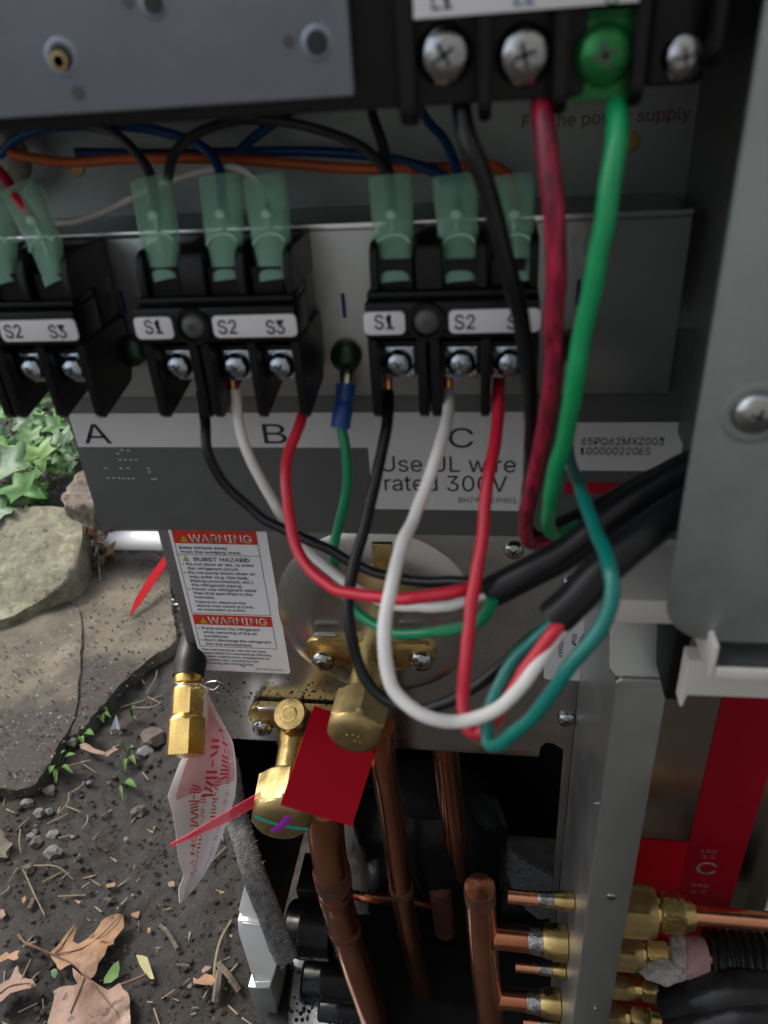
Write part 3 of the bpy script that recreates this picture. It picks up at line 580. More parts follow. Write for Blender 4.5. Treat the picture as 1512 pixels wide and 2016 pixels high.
# things inside the compartment
bm = B(); c = P(845, 1830, Y=0.335); cx0 = c.x
lathe(bm, Vector((cx0, 0.366, 0.050)), (0, 0, 1), [(0, 0.050), (0.05, 0.051), (0.095, 0.050), (0.115, 0.046), (0.128, 0.034), (0.132, 0.012)], 40)
for v in bm.verts:
    k = 1 + 0.06 * noise.noise(v.co * 45); v.co.x = cx0 + (v.co.x - cx0) * k * 1.15; v.co.y = 0.366 + (v.co.y - 0.366) * k * 0.78
mat('wet_black', (0.005, 0.0055, 0.007), 0.22, 0, spec=0.2, rvar=0.12, vscale=50, bump=0.35, bscale=55)
link('compressor', bm, 'wet_black', None, label='black wrapped compressor with glossy wet jacket behind the copper pipes', cat='compressor')
def muffler(pxa, pxb, py0, py1, Y, label):
    a = P(pxa, (py0 + py1) / 2, Y=Y); b_ = P(pxb, (py0 + py1) / 2, Y=Y); r = (P(pxa, py0, Y=Y).z - P(pxa, py1, Y=Y).z) / 2 * 0.62
    L = b_.x - a.x; bm = B()
    lathe(bm, Vector((a.x, Y + r * 0.4, a.z)), (1, 0, 0), [(0, r * 0.86), (r * 0.10, r * 0.98), (r * 0.16, r), (L * 0.3, r), (L * 0.33, r * 1.03), (L * 0.40, r * 1.03), (L * 0.43, r), (L, r)], 32)
    for k in range(16):
        an = random.uniform(0.3, 2.6); rr = random.uniform(0.0005, 0.0016); p = Vector((a.x + L * random.uniform(0.1, 0.8), Y + r * 0.4 - r * math.sin(an), a.z + r * math.cos(an)))
        lathe(bm, p, (0, -math.sin(an), math.cos(an)), [(0, rr), (rr * 0.35, rr * 0.8), (rr * 0.5, rr * 0.3)], 8)
    return link('muffler', bm, 'wet_black', None, label=label, cat='muffler')
muffler(563, 650, 1800, 1893, 0.290, 'black rubber covered drum with water drops beside the felt seal')
muffler(596, 705, 1905, 1985, 0.290, 'black rubber covered drum standing over the shiny base pan')
muffler(628, 740, 1975, 2030, 0.275, 'black rubber covered sleeve low over the shiny base pan')
bm = B(); a = P(582, 1752, Y=0.31); b_ = P(650, 1800, Y=0.31); box(bm, a.x, b_.x + 0.01, 0.31, 0.34, b_.z, a.z, 0.001); box(bm, a.x + 0.002, b_.x, 0.307, 0.3098, b_.z + 0.002, b_.z + 0.004)
link('junction_box', bm, 'black_plastic', None, label='small black plastic box with ribbed edge behind thick copper pipe', cat='box')

# ------------------------------------------------------------------ terminal blocks
NY = Vector((0, -1, 0))
def terminal_block(label):
    o0 = P(840, 632, Y=YB)
    t = empty('terminal_block', (o0.x, YP - 0.0003, PZ(840, 830, YB)), label, 'terminal block', 'black terminal blocks in a row')
    X = lambda px, py=632, y=YB: PX(px, py, y)
    Z = lambda py, y=YB, px=840: PZ(px, py, y)
    z_top, z_bot = Z(492), Z(830); xl, xr_ = X(718), X(1062)
    zb1, zb0 = Z(596), Z(668)
    yb = YB + 0.015                                   # floor of the cells
    bm = B(); box(bm, xl + 0.0012, xr_ - 0.0012, yb, YP - 0.0004, z_bot + 0.010, z_top, 0.0006)
    link('base', bm, 'black_plastic', t)
    bm = B(); box(bm, xl, xr_, YB + 0.0005, yb + 0.001, zb0, zb1, 0.0007); link('label_rail', bm, 'black_plastic', t)
    bm = B(); box(bm, xl + 0.0005, xr_ - 0.0005, YB + 0.003, yb + 0.001, zb1 + 0.0004, zb1 + 0.0022, 0.0004); link('rail_step', bm, 'black_plastic', t)
    # partitions: rounded feet hang below the cells
    for pa, pb in ((725, 745), (820, 840), (846, 866), (946, 965), (1040, 1060)):
        a, b_ = X(pa, 715), X(pb, 715)
        bm = B(); ol = [(YB + 0.0012, z_bot + 0.0022), (YB + 0.0034, z_bot), (YP - 0.006, z_bot + 0.004), (YP - 0.0008, z_bot + 0.012), (YP - 0.0008, zb0 - 0.0003), (YB + 0.0012, zb0 - 0.0003)]
        prism(bm, [(a, y, z) for y, z in ol], (b_ - a, 0, 0))
        bmesh.ops.bevel(bm, geom=bm.edges[:], offset=0.00035, segments=1, affect='EDGES'); link('partition', bm, 'black_plastic', t)
    for pa, pb in ((722, 738), (815, 868), (938, 958), (1044, 1062)):
        a, b_ = X(pa, 540), X(pb, 540); bm = B(); zt = z_top + 0.0006
        ol = [(YB + 0.0045, zb1 + 0.0024), (YB + 0.0045, zt - 0.006), (YB + 0.0065, zt - 0.0012), (YB + 0.009, zt), (YP - 0.001, zt), (YP - 0.001, zb1 + 0.0024)]
        prism(bm, [(a, y, z) for y, z in ol], (b_ - a, 0, 0))
        bmesh.ops.bevel(bm, geom=bm.edges[:], offset=0.0004, segments=2, affect='EDGES'); link('upper_partition', bm, 'black_plastic', t)
    # white label plates with lettering
    for pa, pb, tx in ((716, 797, (('S1', 738, 776),)), (884, 1064, (('S2', 895, 935), ('S3', 998, 1038)))):
        bm = B(); plate(bm, rrect(X(pa), X(pb), Z(657), Z(612), 0.0014), YB - 0.0002, 0.0006, 0.0002)
        lp = link('label_plate', bm, 'paper_white', t)
        for s, a, b_ in tx: textpx(s, 'ink', lp, a, b_, 648, 28, YB - 0.0003, weight=0.008)
    # mounting screw in its collar
    p = P(840, 634, Y=YB); bm = B()
    lathe(bm, p + Vector((0, 0.004, 0)), NY, [(0, 0.0057), (0.0040, 0.0057), (0.0045, 0.0053), (0.0045, 0.0046), (0.0022, 0.0043)], 28); link('screw_collar', bm, 'black_plastic', t)
    screw('mounting_screw', p + Vector((0, 0.0015, 0)), NY, 0.0038, 'coated_steel', t)
    # terminal screws on square clamping washers
    for k, px in enumerate((785, 908, 1003)):
        p = P(px, 714, Y=YB + 0.0065); s_ = 0.0049
        bm = B(); box(bm, p.x - s_, p.x + s_, YB + 0.0068, YB + 0.0080, p.z - s_, p.z + s_, 0.0003); wsh = link('clamp_washer', bm, 'screw_blue', t)
        screw('terminal_screw', p, NY, 0.0043, 'screw_blue', t, h=0.0034)
        bm = B(); box(bm, p.x - s_ * 1.15, p.x + s_ * 1.15, YB + 0.0081, YB + 0.0150, p.z - s_ * 0.9, p.z + s_ * 1.2); link('terminal_bar', bm, 'black_plastic', t)
        p = P((782, 908, 1000)[k], 583, Y=YB + 0.006); bm = B(); lathe(bm, p, (0, -0.6, 0.8), [(0, 0.0016), (0.0012, 0.0014), (0.0014, 0.0006)], 14); link('rivet', bm, 'edge_bright', t)
        bm = B(); box(bm, p.x - 0.0045, p.x + 0.0045, YB + 0.0072, YB + 0.008, p.z - 0.003, p.z + 0.010); link('tab_blade', bm, 'black_plastic', t)
    return t
tbC = terminal_block('black screw terminal block above the letter C and the UL wire sticker')
DXB = PX(377, 632, YB) - PX(840, 632, YB); DXA = DXB * 1.985
for dx, lab in ((DXB, 'black screw terminal block above the letter B, between letters A and C'), (DXA, 'black screw terminal block above the letter A, beside the red harness wire')):
    c = copy_tree(tbC); c.location.x += dx; c['label'] = lab

# power terminal block
def power_block():
    o0 = P(1060, 230, Y=YT)
    t = empty('power_terminal_block', (o0.x, 0.24, o0.z), 'large black power terminal block with two silver screws and one green screw', 'terminal block')
    X = lambda px, py=110, y=YT: PX(px, py, y)
    Z = lambda py, y=YT, px=1060: PZ(px, py, y)
    bm = B(); box(bm, X(700), X(1420), YT + 0.012, YW - 0.004, Z(190), 0.79, 0.001); link('base', bm, 'black_plastic', t)
    bm = B(); box(bm, X(1285), X(1396), YT + 0.006, YT + 0.0118, Z(190), 0.70, 0.001); link('mounting_lug', bm, 'black_plastic', t)
    for pa, pb, zb_ in ((780, 818, 238), (940, 968, 238), (1090, 1122, 232), (1246, 1276, 224), (1396, 1422, 160)):
        bm = B(); a, b_ = X(pa), X(pb); zz = Z(zb_)
        prism(bm, [(a, y, z) for y, z in ((YT, 0.70), (YT, zz + 0.003), (YT + 0.003, zz), (YT + 0.020, zz + 0.003), (YT + 0.020, 0.70))], (b_ - a, 0, 0))
        bmesh.ops.bevel(bm, geom=bm.edges[:], offset=0.0005, segments=2, affect='EDGES'); link('partition', bm, 'black_plastic', t)
    for k, (px, m_) in enumerate(((876, 'screw_steel'), (1032, 'screw_steel'), (1188, 'green_screw'))):
        p = P(px, 108, Y=YT + 0.0045); s_ = 0.0060
        bm = B(); box(bm, p.x - s_, p.x + s_, YT + 0.0048, YT + 0.0062, p.z - s_ * 1.28, p.z + s_ * 1.1, 0.0004); link('clamp_washer', bm, m_, t)
        bm = B(); box(bm, p.x - s_ * 1.05, p.x + s_ * 1.05, YT + 0.0064, YT + 0.0119, p.z - s_ * 1.2, p.z + s_ * 1.2); link('terminal_bar', bm, 'dark_slot' if k < 2 else 'green_screw', t)
        screw('terminal_screw', p, NY, 0.0056, m_, t, h=0.0036)
    screw('mounting_screw', P(1345, 112, Y=YT + 0.006), NY, 0.0042, 'screw_steel', t)
    bm = B(); a, b_ = X(815, 15), X(1256, 15); box(bm, a, b_, YT - 0.0014, YT - 0.0004, (Z(32, px=815) + Z(12, px=1256)) / 2, 0.69, 0.0003); lp = link('label_plate', bm, 'paper_white', t)
    for s, pa, pb, m_ in (('L1', 850, 890, 'ink'), ('L2', 1012, 1052, 'crimp_blue'), ('G', 1190, 1220, 'green_screw')): textpx(s, m_, lp, pa, pb, 18 if s == 'L1' else 9, 34, YT - 0.0015, weight=0.008)
    return t
power_block()

# ------------------------------------------------------------------ cables
def pts(L, Ys):
    """pixel polyline with depths spread along it"""
    out = []
    for i, (px, py) in enumerate(L):
        t = i / (len(L) - 1) * (len(Ys) - 1); k = min(int(t), len(Ys) - 2); out.append(P(px, py, Y=Ys[k] + (Ys[k + 1] - Ys[k]) * (t - k)))
    return out
def cond(parent, L, Ys, r, m_, label, strand=False):
    q = pts(L, Ys); bm = B(); tube(bm, q, r, 14, 8, wob=0.05, jit=0.0007); o = link('wire', bm, m_, parent, label=label)
    if strand:
        dr = (q[0] - q[1]).normalized(); bm = B(); e = q[0] + Vector((0, 0.0015, 0.0045)); tube(bm, [q[0] - Vector((0, 0, 0.001)), q[0] + Vector((0, 0.0004, 0.002)), e], r * 0.72, 10, 4); link('copper_strands', bm, 'strand', o)
    return o
def cable(label, group, base, jk, jY, jr, wires):
    q = pts(jk, jY); t = empty('cable', q[0] - Vector((0, 0, 0.02)), label, 'cable', group)
    bm = B(); tube(bm, q, lambda u: jr * (0.97 if u < 0.02 else 1), 20, 10, wob=0.04); link('jacket', bm, 'jacket', t, label='black rubber jacket')
    for w_ in wires: cond(t, *w_)
    return t
RW = 0.00182
GR = 'black cables fanning out to the terminal blocks'
cB = cable('black cable whose wires climb to the block over letter B', GR, None,
    [(962, 1168), (1040, 1128), (1120, 1085), (1200, 1020), (1290, 962), (1400, 905), (1480, 870)], [0.176, 0.178, 0.186, 0.195, 0.205], 0.0046, [
    ([(397, 770), (402, 830), (410, 890), (440, 950), (500, 1008), (565, 1046), (640, 1080), (720, 1120), (800, 1142), (890, 1146), (985, 1150)], [0.232, 0.218, 0.215, 0.208, 0.200, 0.185, 0.178], RW * 0.98, 'w_black', 'black wire'),
    ([(461, 768), (472, 850), (500, 920), (545, 1000), (590, 1062), (635, 1112), (700, 1160), (770, 1188), (860, 1195), (930, 1180), (985, 1160)], [0.226, 0.218, 0.215, 0.212, 0.205, 0.190, 0.176], RW, 'w_white', 'white wire', True),
    ([(605, 775), (592, 830), (565, 900), (562, 970), (577, 1050), (605, 1115), (660, 1160), (740, 1178), (830, 1174), (905, 1163), (985, 1152)], [0.236, 0.218, 0.205, 0.195, 0.182, 0.172, 0.170, 0.180], RW, 'w_red', 'red wire'),
    ([(671, 838), (683, 890), (683, 960), (668, 1030), (656, 1085), (665, 1145), (705, 1208), (770, 1242), (850, 1246), (915, 1236), (958, 1210), (972, 1178)], [0.232, 0.228, 0.222, 0.215, 0.205, 0.190, 0.172, 0.172], RW, 'w_green', 'green ground wire'),
    ])
cC = cable('black cable whose wires climb to the block over letter C', GR, None,
    [(1086, 1222), (1130, 1182), (1190, 1118), (1260, 1058), (1340, 1000), (1430, 950), (1500, 915)], [0.158, 0.162, 0.172, 0.186, 0.205], 0.0049, [
    ([(765, 772), (760, 840), (742, 940), (715, 1050), (692, 1140), (690, 1230), (712, 1320), (760, 1378), (820, 1398), (880, 1382), (950, 1340), (1020, 1285), (1095, 1222)], [0.226, 0.205, 0.190, 0.175, 0.165, 0.160, 0.162, 0.160], RW, 'w_black', 'black wire', True),
    ([(883, 772), (882, 820), (862, 890), (822, 1000), (792, 1075), (768, 1160), (756, 1260), (772, 1350), (825, 1403), (895, 1420), (970, 1402), (1035, 1345), (1078, 1275), (1112, 1222)], [0.226, 0.200, 0.180, 0.160, 0.146, 0.140, 0.142, 0.148, 0.158], RW, 'w_white', 'white wire', True),
    ([(984, 745), (980, 820), (966, 920), (951, 1040), (935, 1150), (920, 1270), (910, 1370), (918, 1428), (945, 1440), (982, 1405), (1035, 1325), (1085, 1245), (1105, 1215)], [0.228, 0.200, 0.178, 0.158, 0.146, 0.144, 0.150, 0.158], RW, 'w_red', 'red wire', True),
    ([(1116, 860), (1122, 905), (1142, 960), (1170, 1035), (1195, 1105), (1203, 1165), (1180, 1240), (1120, 1322), (1050, 1408), (990, 1462), (963, 1458), (965, 1400), (998, 1325), (1045, 1268), (1095, 1220)], [0.236, 0.190, 0.150, 0.138, 0.134, 0.136, 0.142, 0.152, 0.160], RW * 0.98, 'w_teal', 'teal ground wire'),
    ])
cP = cable('power cable whose thick wires rise to the large terminal block', GR, None,
    [(1085, 1062), (1150, 1036), (1240, 985), (1330, 940), (1430, 890)], [0.214, 0.222, 0.226], 0.0062, [
    ([(906, 195), (915, 240), (935, 310), (965, 400), (1000, 520), (1030, 640), (1046, 760), (1048, 880), (1040, 960), (1035, 1030), (1062, 1060), (1110, 1050)], [0.181, 0.176, 0.176, 0.182, 0.195, 0.208, 0.216], 0.0021, 'w_black', 'thick black wire', True),
    ([(1066, 178), (1068, 240), (1078, 340), (1091, 460), (1093, 600), (1089, 740), (1072, 860), (1048, 960), (1032, 1030), (1046, 1070), (1090, 1060)], [0.181, 0.172, 0.170, 0.176, 0.188, 0.200, 0.210], 0.0023, 'w_maroon', 'thick crimson wire'),
    ([(1216, 172), (1213, 240), (1200, 340), (1180, 470), (1158, 600), (1130, 760), (1105, 890), (1084, 980), (1078, 1030), (1100, 1052), (1140, 1035)], [0.181, 0.170, 0.168, 0.172, 0.184, 0.198, 0.210], 0.0022, 'w_green_big', 'thick green wire'),
    ])
# earth terminals: green screw, ring lug and blue crimp sleeve
def earth(px, py, full, label):
    p = P(px, py, Y=YP - 0.0004); t = empty('earth_screw', p, label, 'screw')
    bm = B(); lathe(bm, p, NY, [(0, 0.0054), (0.0012, 0.0054), (0.0030, 0.0050), (0.0042, 0.0034), (0.0046, 0.0012)], 24); link('screw_head', bm, 'dark_green', t)
    if full:
        bm = B(); a = P(682, 735, Y=YP - 0.004); b_ = P(680, 758, Y=YP - 0.006); tube(bm, [p + Vector((0, -0.0004, -0.003)), a, b_], 0.0024, 12, 4, flat=0.6, flatdir=(0, 1, 0)); link('ring_lug', bm, 'tin', t)
        bm = B(); tube(bm, [P(681, 757, Y=0.238), P(679, 780, Y=0.236), P(674, 812, Y=0.233), P(670, 842, Y=0.231)], lambda u: 0.0034 - 0.0006 * math.exp(-((u - 0.45) / 0.08) ** 2), 16, 6); link('crimp_sleeve', bm, 'crimp_blue', t)
    bm = B(); box(bm, -0.0006 + p.x + 0.0006, p.x + 0.0012, YP - 0.0005, YP - 0.0002, p.z + 0.013, p.z + 0.021); link('pen_mark', bm, 'marker_blue', t)
    return t
earth(682, 700, True, 'dark green earth screw holding a blue crimped lug between letters B and C')
earth(1128, 680, False, 'dark green earth screw behind the thick green wire')
earth(262, 690, False, 'dark green earth screw half hidden between letters A and B')

# ------------------------------------------------------------------ harness wires with green crimp sleeves
def sleeve(parent, top, mid, bot, w0, w1, w2, tilt=0.0):
    """translucent flag-terminal sleeve from its open mouth to the tab; widths in pixels"""
    A, M_, C_ = P(*top, Y=0.236), P(*mid, Y=0.226), P(*bot, Y=0.221)
    ax = (C_ - A).normalized(); q = Vector((1, 0, 0)); q = (q - ax * q.dot(ax)).normalized(); s = ax.cross(q)
    def ringpts(c, w_, th, n=20):
        return [c + q * (abs(math.cos(a)) ** 0.6 * math.copysign(1, math.cos(a))) * w_ + s * (abs(math.sin(a)) ** 0.6 * math.copysign(1, math.sin(a))) * th for a in (2 * math.pi * k / n for k in range(n))]
    mm = 0.000155
    secs = [(A, w0 * mm / 2, 0.0034), (A.lerp(M_, 0.45), (w0 * 0.6 + w1 * 0.4) * mm / 2, 0.0031), (M_, w1 * mm / 2, 0.0030), (M_.lerp(C_, 0.06), w1 * 0.93 * mm / 2, 0.0026), (M_.lerp(C_, 0.5), (w1 + w2) * 0.47 * mm / 2, 0.0025), (C_, w2 * mm / 2, 0.0024)]
    bm = B(); rs = [[bm.verts.new(v) for v in ringpts(*c)] for c in secs]; n_ = 20
    for a, b_ in zip(rs, rs[1:]):
        for k in range(n_): bm.faces.new((a[k], a[(k + 1) % n_], b_[(k + 1) % n_], b_[k]))
    o = link('sleeve', bm, 'sleeve', parent)
    bm = B(); arc = [M_ + q * (w1 * mm / 2 * 0.8 * math.cos(a)) - ax * (0.0028 * math.sin(a) - 0.0012) + s * 0.0031 for a in (math.pi * k / 10 for k in range(11))]
    tube(bm, arc, 0.00045, 6, 2); link('sleeve_rim', bm, 'sleeve_rim', o)
    bm = B(); c = A.lerp(M_, 0.62); lathe(bm, c - s * math.copysign(0.0028, s.y) , NY, [(0, 0.0017), (0.0005, 0.0013), (0.0007, 0.0005)], 12); link('dimple', bm, 'sleeve_rim', o)
    bm = B(); tube(bm, [A.lerp(M_, 0.35), A.lerp(M_, 0.6), M_, M_.lerp(C_, 0.8)], lambda u: 0.0011 + 0.0006 * (abs(u - 0.3) < 0.15), 8, 4, flat=0.7, flatdir=(1, 0, 0)); link('crimp', bm, 'tin', o)
    return A.lerp(M_, 0.68)
def harness(label, L, Ys, r, m_, sl):
    q = pts(L, Ys); t = empty('harness_wire', q[-1], label, 'wire', None)
    e = None
    if sl: e = sleeve(t, *sl)
    bm = B(); tube(bm, q + ([e] if e else []), r, 12, 8); link('wire', bm, m_, t); return t
RH = 0.00155
harness('grey wire dropping into the sleeve of S1 over letter B', [(-20, 215), (60, 228), (150, 243), (225, 262), (275, 310), (298, 352)], [0.262, 0.258, 0.238], RH, 'w_grey', ((297, 358), (317, 478), (330, 555), 82, 76, 50))
harness('grey wire arching from behind toward the sleeve of S1 over letter B', [(330, 352), (345, 300), (390, 262), (450, 240), (520, 226)], [0.237, 0.250, 0.266], RH, 'w_grey', None)
harness('blue wire dropping into the sleeve of S2 over letter B', [(0, 305), (40, 268), (110, 250), (240, 248), (330, 262), (400, 290), (430, 330), (436, 375)], [0.268, 0.262, 0.256, 0.238], RH, 'w_blue', ((434, 352), (443, 478), (450, 555), 84, 72, 56))
harness('white wire curling into the sleeve of S3 over letter B', [(100, 440), (150, 436), (210, 415), (300, 370), (380, 342), (455, 330), (500, 350), (522, 400)], [0.258, 0.256, 0.248, 0.238], 0.0013, 'w_white', ((522, 352), (535, 478), (541, 555), 86, 74, 56))
harness('grey wire dropping into the sleeve of S1 over letter C', [(480, 236), (560, 240), (650, 262), (720, 295), (765, 352)], [0.266, 0.258, 0.236], RH, 'w_grey', ((769, 352), (776, 480), (779, 558), 84, 74, 58))
harness('dark grey wire descending steeply behind S1 over letter C', [(722, 178), (735, 230), (752, 280), (768, 352)], [0.270, 0.255, 0.240], RH, 'w_grey', None)
harness('blue wire dropping into the sleeve of S2 over letter C', [(805, 170), (840, 235), (875, 275), (898, 330), (905, 390)], [0.268, 0.255, 0.238], RH * 0.9, 'w_blue', ((895, 352), (903, 480), (907, 558), 86, 72, 60))
harness('long blue wire lying along the back wall', [(150, 300), (300, 303), (450, 300), (600, 298), (740, 308), (830, 328), (880, 352)], [0.272, 0.270, 0.266, 0.245], RH, 'w_blue', None)
harness('short blue wire branching up from the long blue wire', [(470, 300), (495, 275), (530, 248), (560, 230), (600, 190)], [0.262, 0.278], RH, 'w_blue', None)
harness('long orange wire sagging along the back wall', [(20, 302), (70, 312), (140, 320), (260, 312), (400, 312), (520, 318), (700, 332), (860, 330), (960, 325), (1000, 348), (1015, 385)], [0.262, 0.258, 0.260, 0.258, 0.238], RH * 1.05, 'w_orange', ((1008, 352), (1016, 480), (1022, 558), 84, 66, 56))
harness('red wire entering the green sleeve above letter A', [(-25, 318), (5, 345), (25, 375), (36, 392)], [0.246, 0.232], RH * 1.1, 'w_red', ((40, 372), (92, 485), (112, 562), 80, 66, 44))
harness('blue wire in the sleeve cut off beside the red wire', [(-60, 300), (-40, 340), (-30, 380)], [0.246, 0.236], RH, 'w_blue', ((-28, 372), (0, 485), (16, 562), 86, 70, 44))
bm = B(); p = P(12, 330, Y=0.275); tube(bm, [P(5, 262, Y=0.275), P(35, 300, Y=0.275), P(38, 340, Y=0.272), P(10, 375, Y=0.27), P(-30, 370, Y=0.27), P(-40, 300, Y=0.275), P(5, 262, Y=0.275)], 0.0036, 14, 8)
link('grommet', bm, 'beige', None, label='beige rubber grommet ring where the harness enters', cat='grommet')

# ------------------------------------------------------------------ service valves
def service_valve(label, p0, pe, ears, hexr, neckr, port=None, marks=False):
    t = empty('service_valve', (p0.x, YV - 0.002, p0.z - 0.03), label, 'valve', None)
    # flange bar with rounded ends bolted to the plate
    bm = B(); (xa_, xb_, zc_, hh) = ears
    plate(bm, rrect(xa_, xb_, zc_ - hh, zc_ + hh, hh * 0.95, 8), YV - 0.0062, 0.0048, 0.0012); link('flange', bm, 'brass', t)
    L = pe - p0; ax = L.normalized(); n_ = L.length
    bm = B(); lathe(bm, p0, ax, [(-0.004, neckr * 1.25), (n_ * 0.10, neckr * 1.2), (n_ * 0.22, neckr * 0.98), (n_ * 0.60, neckr * 0.95), (n_ * 0.62, neckr * 1.05), (n_ * 0.70, neckr * 1.0)], 28); link('neck', bm, 'brass', t)
    bm = B(); hexp(bm, p0 + ax * n_ * 0.60, ax, n_ * 0.36, hexr, (0.25, 0, 1), 0, ch0=0.1, ch1=0.1)
    cap = link('cap', bm, 'brass_dull', t, edge=18)
    bm = B(); e = p0 + ax * n_ * 0.958; lathe(bm, e, ax, [(0, hexr * 0.86), (n_ * 0.02, hexr * 0.80), (n_ * 0.045, hexr * 0.60), (n_ * 0.05, hexr * 0.2)], 32); dome = link('cap_end', bm, 'brass_dull', t)
    if marks:
        f = e + ax * n_ * 0.046; up = Vector((0, 0, 1)); rt = ax.cross(up).normalized() * -1
        for m_, dr, off in (('paint_teal', (rt * 1.0 - up * 0.42).normalized(), 0.0003), ('paint_purple', (rt * 0.75 + up * 0.85).normalized(), 0.0006)):
            bm = B(); sd = dr.cross(ax).normalized(); hl = hexr * (0.80 if m_ == 'paint_teal' else 0.5); hw = hexr * (0.07 if m_ == 'paint_teal' else 0.12)
            tube(bm, [f + ax * off - dr * hl - ax * 0.0012, f + ax * off - dr * hl * 0.5, f + ax * off + sd * 0.0003, f + ax * off + dr * hl * 0.5, f + ax * off + dr * hl - ax * 0.0012], hw, 8, 4, flat=0.2, flatdir=ax); link('paint_mark', bm, m_, dome)
    else:
        bm = B()
        for dx, dz in ((-0.0016, 0.0012), (0.0002, 0.0015), (0.0018, 0.0006), (0.0006, -0.0016), (0.0022, -0.002)):
            lathe(bm, e + ax * n_ * 0.05 + Vector((dx * 1.5, 0, dz * 1.3)), ax, [(-0.0006, 0.0011), (0.0002, 0.0009), (0.0005, 0.0004)], 8)
        link('raised_marks', bm, 'brass_dull', dome)
    return t
p0 = P(738, 1288, Y=YV - 0.004); pe = P(695, 1452, Z=p0.z); 
v1 = service_valve('brass service valve with hexagonal cap below the stamped dish', p0, pe, (PX(600, 1290, YV - 0.006), PX(858, 1290, YV - 0.006), PZ(735, 1288, YV - 0.006), 0.0088), 0.0146, 0.0096)
for px in (636, 829): screw('flange_screw', P(px, 1300, Y=YV - 0.0063), NY, 0.0062, 'screw_steel', v1)
for px in (643, 805):
    bm = B(); a = P(px - 22, 1247, Y=YV - 0.006); b_ = P(px + 20, 1247, Y=YV - 0.006); box(bm, a.x, b_.x, YV - 0.0085, YV - 0.0064, a.z - 0.0006, a.z + 0.0016, 0.0005); link('spring_clip', bm, 'edge_bright' if px < 700 else 'galv', v1)
p0b = P(582, 1440, Y=YV - 0.004); peb = P(553, 1622, Z=p0b.z)
v2 = service_valve('brass service valve whose cap carries green and purple paint marks', p0b, peb, (PX(490, 1418, YV - 0.006), PX(690, 1418, YV - 0.006), PZ(580, 1416, YV - 0.006), 0.0082), 0.0176, 0.0084, marks=True)
screw('flange_screw', P(517, 1432, Y=YV - 0.0063), NY, 0.0058, 'screw_steel', v2)
bm = B(); a = P(510, 1391, Y=YV - 0.006); b_ = P(548, 1391, Y=YV - 0.006); box(bm, a.x, b_.x, YV - 0.0085, YV - 0.0064, a.z - 0.0006, a.z + 0.0014, 0.0005); link('spring_clip', bm, 'edge_bright', v2)
bm = B(); pa = P(566, 1482, Y=0.272); pb = P(568, 1404, Y=0.262); ax = (Vector((-0.05, -0.50, 0.86))).normalized(); pa = pb - ax * 0.021
lathe(bm, pa - ax * 0.006, ax, [(0, 0.0062), (0.006, 0.0062), (0.0065, 0.0072), (0.009, 0.0072)], 24); pn = link('port_neck', bm, 'brass', v2)
bm = B(); hexp(bm, pa + ax * 0.004, ax, 0.016, 0.0092, (1, 0, 0), 0.3, ch0=0.1, ch1=0.1); link('port_cap', bm, 'brass', v2, edge=18)
bm = B(); lathe(bm, pa + ax * 0.0198, ax, [(0, 0.0042), (0.0004, 0.0042), (0.0005, 0.0032), (0.0001, 0.0030)], 20); link('port_cap_rim', bm, 'brass', v2)

# ------------------------------------------------------------------ copper pipes
def pipe(label, q, r, m_='copper', joints=(), group=None, cap=False):
    base = min(q, key=lambda v: v.z); t = empty('copper_pipe', base, label, 'pipe', group)
    L = spline(q, 10); bm = B()
    tube(bm, L, (lambda u: r * (math.sqrt(max(0.02, 1 - max(0, (0.035 - u) / 0.035) ** 2)) if cap else 1)), 20, smooth=False); link('tube', bm, m_, t)
    for u, k, mj, ln in joints:
        i = int(u * (len(L) - 1)); dr = (L[min(i + 1, len(L) - 1)] - L[max(0, i - 1)]).normalized(); bm = B()
        lathe(bm, L[i] - dr * ln / 2, dr, [(0, r * 1.005), (ln * 0.15, r * k), (ln * 0.45, r * k * 1.01), (ln * 0.55, r * k * 0.985), (ln * 0.85, r * k), (ln, r * 1.005)], 24); link('brazed_joint', bm, mj, t)
    return t
pipe('thick copper pipe dropping from the valve with paint marks', [P(640, 1585, Y=0.262), P(642, 1640, Y=0.262), P(652, 1710, Y=0.265), P(670, 1800, Y=0.27), P(702, 1900, Y=0.272), P(748, 2035, Y=0.272)], 0.0103, joints=((0.455, 1.10, 'copper_burnt', 0.020), (0.53, 1.05, 'copper', 0.014), (0.66, 1.03, 'copper_burnt', 0.006)))
pipe('slim copper pipe dropping from the unmarked brass valve', [P(750, 1430, Y=0.272), P(754, 1500, Y=0.275), P(770, 1600, Y=0.285), P(790, 1750, Y=0.292), P(815, 1880, Y=0.297), P(862, 2035, Y=0.30)], 0.0072, joints=((0.60, 1.10, 'copper_burnt', 0.010),))
pipe('dark copper pipe standing deep inside the black compartment', [P(872, 1440, Y=0.33), P(884, 1540, Y=0.335), P(895, 1640, Y=0.337), P(910, 1790, Y=0.34)], 0.0085)
pipe('thin copper capillary running sideways in front of the compressor', [P(690, 1762, Y=0.298), P(730, 1768, Y=0.30), P(790, 1772, Y=0.315), P(860, 1785, Y=0.33)], 0.0034, 'copper_bright')
pipe('short capped copper stub inside the black compartment', [P(866, 1742, Y=0.33), P(868, 1770, Y=0.33), P(876, 1830, Y=0.332)], 0.0085, 'copper_burnt', cap=True)
bm = B(); tube(bm, [P(676, 1740, Y=0.285), P(684, 1755, Y=0.283), P(686, 1772, Y=0.285), P(694, 1782, Y=0.295)], 0.0022, 8, 5, flat=0.5); link('cable_tie', bm, 'tie_nylon', None, label='pale nylon cable tie end beside the thick copper pipe', cat='cable tie')
ym = 0.250
